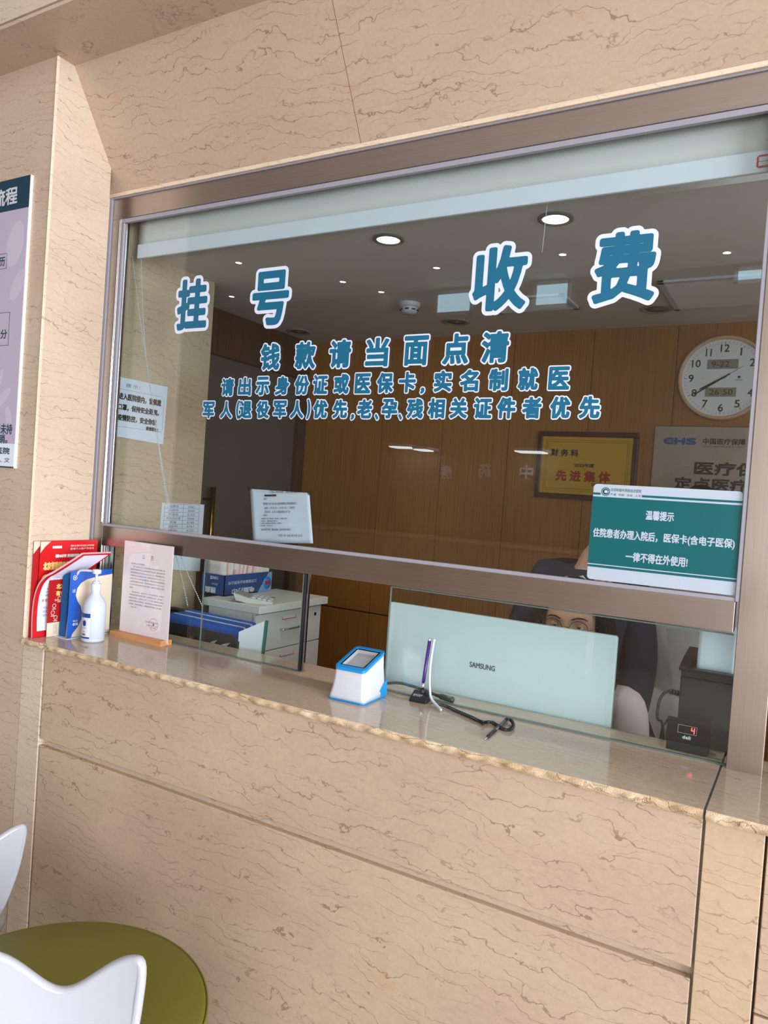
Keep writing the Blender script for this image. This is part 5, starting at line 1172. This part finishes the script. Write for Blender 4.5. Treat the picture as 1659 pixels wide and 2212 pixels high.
MAT['folder_blue'] = plain('blue_folder_card', (52, 100, 196), 0.45); MAT['folder_white'] = plain('white_folder_card', (208, 214, 224), 0.5); MAT['teal_strip'] = plain('dark_teal_spine', (40, 104, 98), 0.4)
n = 11
for k_ in range(n):
    y = fy+0.014+(bd-0.03)*k_/n; white = k_ in (4, 8)
    hgt = bz1-ZD-0.012+0.016+0.0022*k_
    m = MB().prism([(bx0+0.03+0.006*k_, 0, 0), (bx1-0.012, 0, 0), (bx1-0.012-0.02, 0, hgt-0.014), (bx1-0.05, 0, hgt), (bx0+0.05+0.006*k_, 0, hgt+0.006), (bx0+0.03+0.006*k_, 0, hgt-0.02)], (0, 0.005, 0))
    o = m.build('folder', 'folder_white' if white else 'folder_blue', None, 0.001); o.location = (0, y, ZD+0.006); o.rotation_euler = (R(-7), 0, 0)
    tag(o, ('white' if white else 'blue')+' card folder standing in the black file basket', 'folder', ('white' if white else 'blue')+' folders in the black basket')
xw0 = bx1+0.004; a = PY(575, 1345, fy+0.06); 
t = thing('document_file', 'white document file with a dark teal spine standing right of the black basket', 'file', (xw0, fy+0.03, ZD))
w1, w2 = PY(515, 1370, fy+0.02), PY(566, 1342, fy+0.05)
MB().box(xm+0.02, bx1-0.012, fy+0.006, fy+0.0085, ZD+0.008, bz1-0.02).build('white_divider', 'folder_white', t)
MB().prism([(bx1+0.004, fy+0.01, ZD), (bx1+0.085, fy+0.06, ZD), (w2.x, fy+0.075, w2.z), (bx1-0.006, fy+0.02, bz1+0.012)], (-0.004, 0.014, 0)).build('pages', 'folder_white', t)
MB().obox((bx1+0.085, fy+0.056, ZD), (0.011, 0.004, 0), (-0.003, 0.010, 0), Vector((w2.x, fy+0.075, w2.z))-Vector((bx1+0.085, fy+0.06, ZD))).build('spine', 'teal_strip', t)
t = thing('stapler', 'black desk tool lying behind the blue folders beside the stone wall', 'stapler', (-2.75, 0.37, ZD))
MB().tube(smooth([Vector((-2.84, 0.40, 0.955)), Vector((-2.76, 0.39, 0.962)), Vector((-2.62, 0.375, 0.950))]), [0.012]*17, 10).build('arm', 'black', t) ; MB().box(-2.84, -2.60, 0.36, 0.41, ZD, 0.95).build('body', 'black', t, 0.008)
# ================================================================== PEOPLE
def skin_mesh(verts, edges, radii, root, sub=2):
    """continuous tapering surface grown on a joint graph"""
    me = bpy.data.meshes.new('tmp'); me.from_pydata([tuple(v) for v in verts], edges, []); o = bpy.data.objects.new('tmp', me); COL.objects.link(o)
    o.modifiers.new('skin', 'SKIN').use_smooth_shade = True
    sv = me.skin_vertices[0].data
    for i, r_ in enumerate(radii): sv[i].radius = (r_, r_) if not isinstance(r_, tuple) else r_; sv[i].use_root = (i == root)
    s_ = o.modifiers.new('sub', 'SUBSURF'); s_.levels = sub; s_.render_levels = sub
    dg = bpy.context.evaluated_depsgraph_get(); out = bpy.data.meshes.new_from_object(o.evaluated_get(dg))
    bpy.data.objects.remove(o); bpy.data.meshes.remove(me)
    v = [tuple(p.co) for p in out.vertices]; f = [tuple(p.vertices) for p in out.polygons]; bpy.data.meshes.remove(out)
    return v, f
def graph(chains, radii):
    """chains of named joints -> verts, edges, radii"""
    names, P, E_, rad = {}, [], set(), []
    def idx(n, p, r_):
        if n not in names: names[n] = len(P); P.append(Vector(p)); rad.append(r_)
        return names[n]
    for c in chains:
        prev = None
        for n, p, r_ in c:
            i = idx(n, p, r_)
            if prev is not None: E_.add((prev, i))
            prev = i
    return P, list(E_), rad, names
def hand(wrist, d, n, side, size=1.0, curl=0.35):
    """palm, four bent fingers of different lengths and a thumb; d points along the hand, n out of its back"""
    d = Vector(d).normalized(); n = Vector(n); n = (n-d*n.dot(d)).normalized(); s_ = d.cross(n)*side
    wv_ = Vector(wrist); ch = []
    pal = [('w', wv_, 0.024*size), ('p1', wv_+d*0.035*size, 0.026*size), ('p2', wv_+d*0.065*size, 0.024*size)]
    ch.append(pal)
    for k, (off, ln) in enumerate(((0.030, 0.070), (0.010, 0.080), (-0.011, 0.074), (-0.030, 0.058))):
        c = wv_+d*0.065*size; b0 = wv_+d*0.088*size+s_*off*size; q = [('p2', c, 0.024*size), ('k%d' % k, b0, 0.0100*size)]; dd = d.copy(); p = b0.copy()
        for j, fr in enumerate((0.45, 0.32, 0.23)):
            ang = curl*(j+0.6); dj = (d*math.cos(ang)-n*math.sin(ang)).normalized(); p = p+dj*ln*fr*size; q.append(('f%d%d' % (k, j), p.copy(), (0.0088-0.0012*j)*size))
        ch.append(q)
    th_ = wv_+d*0.035*size; t0 = th_+s_*0.030*size+d*0.010*size-n*0.008*size; t1 = t0+(s_*0.55+d*0.8-n*0.15).normalized()*0.034*size; t2 = t1+(s_*0.15+d*0.95-n*0.3).normalized()*0.028*size
    ch.append([('p1', th_, 0.026*size), ('t0', t0, 0.0125*size), ('t1', t1, 0.0100*size), ('t2', t2, 0.0082*size)])
    P, E_, rad, nm = graph(ch, None); return skin_mesh(P, E_, rad, 0, 2)
def head(c, fwd, size=1.0, tilt=0.0):
    """head with brow, eye sockets, nose, lips, chin and ears; c is the centre, fwd where it looks"""
    f = Vector(fwd).normalized(); rt = f.cross(Vector((0, 0, 1))).normalized()*-1; up = rt.cross(f)*-1; up = Vector((0, 0, 1)) if up.length < 0.1 else up.normalized()
    if up.z < 0: up = -up
    g = lambda x, z, x0, z0, sx, sz: math.exp(-((x-x0)/sx)**2-((z-z0)/sz)**2)
    vs = []; nu, nv = 56, 44
    for j in range(nv+1):
        ph = math.pi*j/nv
        for i in range(nu):
            t_ = 2*math.pi*i/nu
            x, y, z = 0.072*math.sin(ph)*math.sin(t_), 0.092*math.sin(ph)*math.cos(t_), 0.118*math.cos(ph)
            if z < 0: k = (-z/0.118)**1.6; x *= 1-0.36*k; y = y*(1-0.10*k) if y > 0 else y*(1-0.35*k)
            if y > 0:
                y *= 0.94
                y += 0.020*g(x, z, 0, -0.026, 0.011, 0.016)+0.010*g(x, z, 0, -0.006, 0.008, 0.022)
                y += 0.005*(g(x, z, 0.030, 0.024, 0.022, 0.008)+g(x, z, -0.030, 0.024, 0.022, 0.008))
                y -= 0.008*(g(x, z, 0.031, 0.004, 0.015, 0.010)+g(x, z, -0.031, 0.004, 0.015, 0.010))
                y += 0.005*g(x, z, 0, -0.056, 0.020, 0.005)+0.005*g(x, z, 0, -0.066, 0.017, 0.005)-0.003*g(x, z, 0, -0.061, 0.024, 0.002)
                y += 0.008*g(x, z, 0, -0.094, 0.020, 0.014)
                y += 0.004*(g(x, z, 0.042, -0.026, 0.016, 0.018)+g(x, z, -0.042, -0.026, 0.016, 0.018))
            vs.append(Vector(c)+(rt*x+f*y+up*z)*size)
    fs = [(j*nu+i, j*nu+(i+1) % nu, (j+1)*nu+(i+1) % nu, (j+1)*nu+i) for j in range(nv) for i in range(nu)]
    m = MB().add(vs, fs, True)
    for sd in (1, -1):
        ec = Vector(c)+(rt*0.070*sd-f*0.006+up*-0.006)*size
        vs = []; n = 14
        for a_ in range(n+1):
            ph = math.pi*a_/n
            for b__ in range(12):
                t_ = 2*math.pi*b__/12; vs.append(ec+(rt*sd*(0.004+0.008*math.sin(ph)*math.cos(t_))*1.0+f*0.017*math.sin(ph)*math.sin(t_)+up*0.030*math.cos(ph))*size)
        m.add(vs, [(a_*12+b__, (a_+1)*12+b__, (a_+1)*12+(b__+1) % 12, a_*12+(b__+1) % 12) for a_ in range(n) for b__ in range(12)], True)
    return m, rt, f, up
MAT['eye_white'] = plain('eye_white', (226, 222, 218), 0.2, noise=0); MAT['iris'] = plain('dark_iris', (40, 26, 20), 0.1, noise=0); MAT['lips'] = plain('lips', (176, 104, 96), 0.4, noise=0)
def person(label, J, fwd, hs, skinr, clothes, hair_fn, at, glasses=False):
    """J: joints in metres from the floor point at (drawing units). body skin grown from the pelvis; head, hands joined to the same mesh; clothes and hair are its children"""
    q = 1/KS; at = Vector(at)
    def put(m, *a):
        m.v = [tuple(at+Vector(p)*q) for p in m.v]; return m.build(*a)
    P, E_, rad, nm = graph(skinr(J), None); v, f = skin_mesh(P, E_, rad, nm['pelvis'], 2)
    hm, rt, fw, up = head(J['head'], fwd, hs); hm.add(v, f, True)
    for sd, k in ((1, 'l'), (-1, 'r')):
        hv, hf = hand(J['wrist_'+k], J['hdir_'+k], J['hn_'+k], sd, 0.95*hs, J.get('curl_'+k, 0.35)); hm.add(hv, hf, True)
    b = put(hm, 'person', 'skin'); tag(b, label, 'person')
    c = Vector(J['head'])
    e1, e2, br, ld = MB(), MB(), MB(), MB()
    for sd in (1, -1):
        ec = c+(rt*0.031*sd+fw*0.0655+up*0.003)*hs; e1.ball(ec, 0.0112*hs, 16); e2.ball(ec+fw*0.0068*hs, 0.0056*hs, 12)
        ld.grid(lambda u, v: tuple(ec+(rt*math.cos(math.pi*u)*math.cos(1.45*v+0.12)*0.0128+fw*(math.sin(math.pi*u)*math.cos(1.45*v+0.12))*0.0125+up*math.sin(1.45*v+0.12)*0.0125)*hs), 14, 6)
        br.tube([c+(rt*sd*x+fw*y+up*z)*hs for x, y, z in ((0.014, 0.090, 0.022), (0.028, 0.090, 0.028), (0.042, 0.082, 0.027), (0.052, 0.072, 0.021))], [0.0016, 0.0026, 0.0022, 0.001], 6)
    put(e1, 'eyes', 'eye_white', b); put(e2, 'irises', 'iris', b); put(br, 'eyebrows', 'hair', b); put(ld, 'eyelids', 'skin', b)
    put(MB().tube([c+(rt*x+fw*y+up*z)*hs for x, y, z in ((-0.022, 0.080, -0.061), (-0.010, 0.087, -0.059), (0, 0.089, -0.060), (0.010, 0.087, -0.059), (0.022, 0.080, -0.061))], [0.001, 0.0035, 0.004, 0.0035, 0.001], 8), 'lips', 'lips', b)
    for nmz, mat, chains, root in clothes(J):
        P, E_, rad, nm = graph(chains, None); v, f = skin_mesh(P, E_, rad, nm[root], 2); put(MB().add(v, f, True), nmz, mat, b)
    put(hair_fn(c, rt, fw, up, hs), 'hair', 'hair', b)
    if glasses:
        g = MB()
        for sd in (1, -1):
            gc = c+(rt*0.033*sd+fw*0.098+up*0.000)*hs
            g.tube([gc+(rt*math.cos(a_)*0.0235+up*math.sin(a_)*0.0215-fw*abs(math.cos(a_)*0.004))*hs for a_ in [2*math.pi*i/28 for i in range(29)]], 0.0010, 6, False)
            g.tube([gc+rt*sd*0.023*hs, c+(rt*sd*0.072+fw*0.080+up*0.006)*hs, c+(rt*sd*0.078+fw*0.0+up*0.008)*hs], 0.0012, 6)
        g.tube([c+(rt*x+fw*y+up*z)*hs for x, y, z in ((-0.010, 0.098, 0.002), (0, 0.102, 0.006), (0.010, 0.098, 0.002))], 0.001, 6)
        put(g, 'glasses', 'glasses_frame', b)
    return b
MAT['glasses_frame'] = plain('dark_brown_metal', (70, 40, 34), 0.3, 0.6, noise=0)
def hair_cap(mb, c, rt, fw, up, hs, grow, front, low):
    """cap over skull leaving the face free"""
    vs = []; nu, nv = 48, 26
    for j in range(nv+1):
        for i in range(nu):
            t_ = 2*math.pi*i/nu; cf_ = math.cos(t_)
            lim = low if cf_ < 0.25 else low+(front-low)*min(1, (cf_-0.25)/0.45)
            ph = lim*j/nv; k = grow
            x, y, z = (0.072+k)*math.sin(ph)*math.sin(t_), (0.092+k)*math.sin(ph)*cf_*(0.97 if cf_ > 0 else 1), (0.118+k)*math.cos(ph)
            if z < 0: x *= 1-0.15*(-z/0.118)
            vs.append(c+(rt*x+fw*y+up*z)*hs)
    mb.add(vs, [(j*nu+i, j*nu+(i+1) % nu, (j+1)*nu+(i+1) % nu, (j+1)*nu+i) for j in range(nv) for i in range(nu)], True); return mb
def long_hair(c, rt, fw, up, hs):
    m = hair_cap(MB(), c, rt, fw, up, hs, 0.009, R(50), R(125))
    for sd in (1, -1):      # locks falling beside the face
        for k in range(9):
            a = R(62+k*14); p0 = c+(rt*sd*0.076*math.sin(a)+fw*0.085*math.cos(a)+up*0.055)*hs
            out = (rt*sd*math.sin(a)+fw*math.cos(a)*0.6)
            p1 = p0+out*0.022*hs-up*0.05*hs; p2 = p1+out*0.010*hs-up*0.075*hs; p3 = p2+out*0.004*hs-up*0.09*hs; p4 = p3-out*0.01*hs-up*0.05*hs
            m.tube(smooth([p0-out*0.012*hs+up*0.03*hs, p0, p1, p2, p3, p4], 5), [0.014*hs]*20+[0.012*hs]*4+[0.005*hs]*2, 8)
    return m
def short_hair(c, rt, fw, up, hs):
    m = hair_cap(MB(), c, rt, fw, up, hs, 0.012, R(48), R(112)); return m
def standing(cx, cy, H, sh=0.19, lean=0.0):
    """joints of a standing person of height H who faces the hall"""
    k = H/1.70; J = dict(pelvis=(cx, cy, 0.92*k), waist=(cx, cy, 1.06*k), chest=(cx, cy-0.01, 1.26*k), neck0=(cx, cy, 1.42*k), neck=(cx, cy-0.01, 1.47*k), head=(cx+lean, cy-0.035, 1.585*k))
    for sd, n in ((1, 'l'), (-1, 'r')):
        J['sh_'+n] = (cx+sh*sd, cy, 1.385*k); J['el_'+n] = (cx+(sh+0.035)*sd, cy+0.01, 1.10*k); J['wrist_'+n] = (cx+(sh+0.03)*sd, cy-0.08, 0.88*k); J['hdir_'+n] = (0, -0.2, -1); J['hn_'+n] = (sd, -0.2, 0)
        J['hip_'+n] = (cx+0.09*sd, cy, 0.88*k); J['knee_'+n] = (cx+0.095*sd, cy-0.01, 0.48*k); J['ank_'+n] = (cx+0.10*sd, cy+0.01, 0.085); J['toe_'+n] = (cx+0.11*sd, cy-0.14, 0.035)
    return J
def body_chains(J, legs=True, w=1.0):
    c = [[('pelvis', J['pelvis'], (0.125*w, 0.095*w)), ('waist', J['waist'], (0.115*w, 0.085*w)), ('chest', J['chest'], (0.135*w, 0.098*w)), ('neck0', J['neck0'], 0.050), ('neck', J['neck'], 0.044), ('skull', Vector(J['head'])-Vector((0, -0.01, 0.02)), 0.045)]]
    for n in 'lr':
        c.append([('chest', J['chest'], (0.135*w, 0.098*w)), ('sh_'+n, J['sh_'+n], 0.056), ('el_'+n, J['el_'+n], 0.040), ('wr_'+n, J['wrist_'+n], 0.026)])
        c.append([('pelvis', J['pelvis'], (0.125*w, 0.095*w)), ('hip_'+n, J['hip_'+n], 0.080), ('knee_'+n, J['knee_'+n], 0.055), ('ank_'+n, J['ank_'+n], 0.038), ('toe_'+n, J['toe_'+n], 0.030)])
    return c
def top_chains(J, r, sleeve=True, hem='pelvis', long=1.0, hemr=0.15):
    c = [[('hem', Vector(J['pelvis'])-Vector((0, 0, 0.10*long)), (hemr, hemr*0.80)), ('waist', J['waist'], (0.132+r, 0.100+r)), ('chest', J['chest'], (0.150+r, 0.112+r)), ('neck0', J['neck0'], 0.066), ('collar', Vector(J['neck0']).lerp(Vector(J['neck']), 0.7), 0.060)]]
    if sleeve:
        for n in 'lr':
            e = Vector(J['el_'+n]); wv_ = Vector(J['wrist_'+n]); c.append([('chest', J['chest'], (0.150+r, 0.112+r)), ('sh_'+n, J['sh_'+n], 0.070+r), ('el_'+n, e, 0.053+r), ('wr_'+n, e.lerp(wv_, 0.93), 0.040+r)])
    return c
def leg_chains(J, r):
    c = []
    for n in 'lr': c.append([('pelvis', J['pelvis'], (0.138+r, 0.108+r)), ('hip_'+n, J['hip_'+n], 0.092+r), ('knee_'+n, J['knee_'+n], 0.068+r), ('ank_'+n, Vector(J['ank_'+n])+Vector((0, 0, 0.02)), 0.055+r)])
    return c
def shoe_chains(J, n): a = Vector(J['ank_'+n]); t_ = Vector(J['toe_'+n]); return [[('a', a, 0.046), ('m', a.lerp(t_, 0.55)-Vector((0, 0, 0.012)), 0.042), ('t', t_+Vector((0, 0, 0.004)), 0.036)]]
# seated clerk
sx, sy_ = 0.0, 0.0; up_ = 0.118
J = dict(pelvis=(sx, sy_+0.12, 0.53+up_), waist=(sx, sy_+0.10, 0.66+up_), chest=(sx, sy_+0.07, 0.83+up_), neck0=(sx, sy_+0.06, 0.985+up_), neck=(sx, sy_+0.045, 1.03+up_), head=(sx, sy_+0.01, 1.158+up_))
for sd, n in ((1, 'l'), (-1, 'r')):
    J['sh_'+n] = (sx+0.175*sd, sy_+0.06, 0.955+up_); J['el_'+n] = (sx+0.195*sd, sy_-0.02, 0.78+up_); J['wrist_'+n] = (sx+0.10*sd, sy_-0.13, 0.82+up_); J['hdir_'+n] = (-0.25*sd, -1, -0.02); J['hn_'+n] = (0, 0, 1); J['curl_'+n] = 0.25
    J['hip_'+n] = (sx+0.09*sd, sy_+0.08, 0.53+up_); J['knee_'+n] = (sx+0.11*sd, sy_-0.22, 0.56+up_); J['ank_'+n] = (sx+0.11*sd, sy_-0.14, 0.16); J['toe_'+n] = (sx+0.12*sd, sy_-0.26, 0.11)
PS = (-0.812, 0.61, ZF)
person('seated person with dark hair and round glasses behind the monitor, in a pale pink top', J, (0.10, -1, 0.0), 1.10, body_chains,
       lambda J: [('pink_top', 'pink_cloth', top_chains(J, 0.0, long=0.3), 'waist'), ('dark_trousers', 'navy', leg_chains(J, 0.0), 'pelvis'), ('shoe', 'black', shoe_chains(J, 'l'), 'a'), ('shoe', 'black', shoe_chains(J, 'r'), 'a')], long_hair, PS, True)
t = thing('office_chair', 'black swivel chair under the seated person behind the monitor', 'chair', PS)
def put_c(m, *a):
    m.v = [tuple(Vector(PS)+Vector(p)/KS) for p in m.v]; return m.build(*a)
put_c(MB().prism([(u, 0.12+v, 0.47) for u, v in rrect2(-0.24, 0.24, -0.17, 0.20, 0.06)], (0, 0, 0.06)), 'seat', 'black', t, 0.01)
put_c(MB().prism([(u, 0.27, 0.68+v) for u, v in rrect2(-0.18, 0.18, 0.0, 0.24, 0.06)], (0, 0.03, 0)), 'backrest', 'black', t, 0.01); put_c(MB().tube([(0, 0.16, 0.48), (0, 0.29, 0.50), (0, 0.305, 0.74)], 0.015, 8), 'back_post', 'black', t)
put_c(MB().lathe([(0.03, 0.06), (0.03, 0.48)], (0, 0.12, 0), 16), 'column', 'chrome', t)
for k in range(5): a = R(72*k+10); put_c(MB().tube([(0, 0.12, 0.075), (0.24*math.cos(a), 0.12+0.24*math.sin(a), 0.055)], [0.025, 0.016], 8).ball((0.24*math.cos(a), 0.12+0.24*math.sin(a), 0.026), 0.026, 10), 'leg', 'black', t)
# standing person in the navy jacket
J = standing(0, 0, 1.66, 0.165, 0.095)
J['el_r'] = (-0.24, -0.06, 1.08); J['wrist_r'] = (0.055, -0.20, 1.262); J['hdir_r'] = (0.30, -0.10, 0.95); J['hn_r'] = (-0.5, -0.8, 0.2); J['curl_r'] = 0.55
person('standing person in a navy jacket over a white shirt, directly behind the seated clerk', J, (0.1, -1, 0), 0.97, body_chains,
       lambda J: [('white_shirt', 'white_cloth', top_chains(J, 0.0, long=0.6), 'waist'), ('navy_jacket', 'navy', top_chains(J, 0.012, hemr=0.17, long=1.2), 'waist'), ('shirt_front', 'white_cloth', [[('b', (-0.055, -0.128, 1.05), (0.026, 0.014)), ('m', (-0.060, -0.150, 1.20), (0.028, 0.014)), ('t', (-0.045, -0.100, 1.375), (0.022, 0.014))]], 'm'), ('navy_trousers', 'navy', leg_chains(J, 0.0), 'pelvis'), ('shoe', 'black', shoe_chains(J, 'l'), 'a'), ('shoe', 'black', shoe_chains(J, 'r'), 'a')], short_hair, (-0.945, 1.36, ZF))
# standing person in the pale grey coat
J = standing(0, 0, 1.72, 0.175)
person('tallest standing person, in a pale grey coat, behind the black printer', J, (-0.1, -1, 0), 1.0, body_chains,
       lambda J: [('grey_coat', 'grey_cloth', top_chains(J, 0.012, hemr=0.16, long=2.6), 'waist'), ('grey_trousers', 'grey_cloth', leg_chains(J, 0.0), 'pelvis'), ('shoe', 'black', shoe_chains(J, 'l'), 'a'), ('shoe', 'black', shoe_chains(J, 'r'), 'a')], short_hair, (-0.50, 1.78, ZF))

# ================================================================== POUF AND CHAIRS IN THE HALL
ZQ = 0.20
pts = [PZ(x, y, ZQ) for x, y in ((0, 2018), (50, 2001), (150, 1990), (200, 1988), (250, 1990), (300, 2000), (350, 2020), (400, 2052), (425, 2080), (445, 2120), (450, 2150))]
A_ = np.array([[2*p.x, 2*p.y, 1] for p in pts]); b_ = np.array([p.x**2+p.y**2 for p in pts]); so = np.linalg.lstsq(A_, b_, rcond=None)[0]
ccx, ccy = so[0], so[1]; cr_ = math.sqrt(so[2]+ccx**2+ccy**2); Cc = Vector((ccx, ccy, 0))
t = thing('round_pouf', 'round olive-green leather pouf seat in the lower left corner', 'pouf', (ccx, ccy, ZF))
MB().lathe([(0, ZQ), (cr_*0.6, ZQ+0.001), (cr_-0.016, ZQ-0.001), (cr_-0.006, ZQ-0.005), (cr_, ZQ-0.015), (cr_+0.003, ZQ-0.05), (cr_+0.005, ZQ-0.20), (cr_+0.002, ZQ-0.40), (cr_-0.02, ZF+0.06), (cr_-0.03, ZF+0.05)], (ccx, ccy, 0), 96).build('cushion', 'green', t)
MB().tube([(ccx+math.cos(a)*(cr_-0.001), ccy+math.sin(a)*(cr_-0.001), ZQ-0.008) for a in [2*math.pi*i/96 for i in range(97)]], 0.0034, 6, False).build('piping', 'green', t)
MB().lathe([(cr_-0.04, ZF+0.06), (cr_-0.05, ZF), (0, ZF)], (ccx, ccy, 0), 64).build('base', 'black', t)
def moulded_chair(label, other, horn, dz, zb, bow, seat_dir):
    """white moulded chair: back with two pointed corners and a dipped top edge, seat turned away from the pouf"""
    ax = Vector((horn.x-other.x, horn.y-other.y, 0)); hw = ax.length*0.5*1.12; ax.normalize(); nn_ = Vector((-ax.y, ax.x, 0)); nn_ = nn_ if nn_.dot(Vector(seat_dir)) < 0 else -nn_
    B0 = Vector(((horn.x+other.x)/2, (horn.y+other.y)/2, 0)); sc_ = B0-nn_*0.30
    t = thing('moulded_chair', label, 'chair', (sc_.x, sc_.y, ZF), 'white moulded chairs')
    zt_ = horn.z; dip = Vector((0, 0, zt_-dz))
    def pt2(u, v):
        s_ = 2*u-1; a_ = abs(s_)
        top = dip.z+dz*(0.5-0.5*math.cos(math.pi*min(1, a_/0.86))) if a_ <= 0.86 else zt_-dz*0.9*((a_-0.86)/0.14)**2.4
        z = zb+(top-zb)*v; k = max(0, (z-zb)/(zt_-zb)); wd = hw*(0.58+0.42*k**1.3)
        p = B0+ax*(s_*wd*(1-0.07*v**4*a_**4))-nn_*(bow*s_**2*k+0.16*(1-k)**2.2); p.z = z; return p
    th = 0.011; m = MB()
    m.grid(lambda u, v: tuple(pt2(u, v)+nn_*th), 64, 36).grid(lambda u, v: tuple(pt2(u, v)-nn_*th), 64, 36)
    m.tube([pt2(0, k/30) for k in range(30)]+[pt2(k/80, 1) for k in range(81)]+[pt2(1, 1-k/30) for k in range(1, 31)], th, 12)
    m.build('backrest', 'gloss_white', t)
    pr = rrect2(-hw*0.95, hw*0.95, -0.62, -0.15, 0.14, 8)
    MB().prism([B0+ax*u+nn_*v+UZ*(zb-0.012) for u, v in pr], UZ*0.024).build('seat', 'gloss_white', t, 0.008)
    for u, v in ((hw*0.7, -0.22), (-hw*0.7, -0.22), (hw*0.75, -0.56), (-hw*0.75, -0.56)):
        p = B0+ax*u+nn_*v; e = B0+ax*u*1.15+nn_*(v*1.15+0.05); MB().tube([p+UZ*(zb-0.01), e+UZ*ZF], 0.013, 10).build('leg', 'chrome', t)
z1 = 0.60; hr = PZ(318, 2062, z1); hl = PZ(-40, 2050, z1)
moulded_chair('white moulded chair back in front of the green pouf, nearest the viewer', hl, hr, 0.085, ZF+0.66, 0.03, (hr+hl)/2-Cc)
hornF = PZ(60, 1790, 0.47); moulded_chair('white moulded chair back beyond the green pouf at the left edge', hornF+Vector((-0.16, -0.40, 0)), hornF, 0.08, ZF+0.66, 0.03, (-1, 0.3, 0))

# ------------------------------------------------------------------ drawing units to metres
for o in list(S.objects):
    if o.parent is None and not o.name.startswith('daylight') and o.name != 'office_daylight' and o.type != 'CAMERA':
        o.matrix_basis = Matrix.Scale(KS, 4) @ o.matrix_basis
        if o.type == 'LIGHT': o.scale = (1, 1, 1); o.data.energy *= KS*KS; o.data.shadow_soft_size *= KS
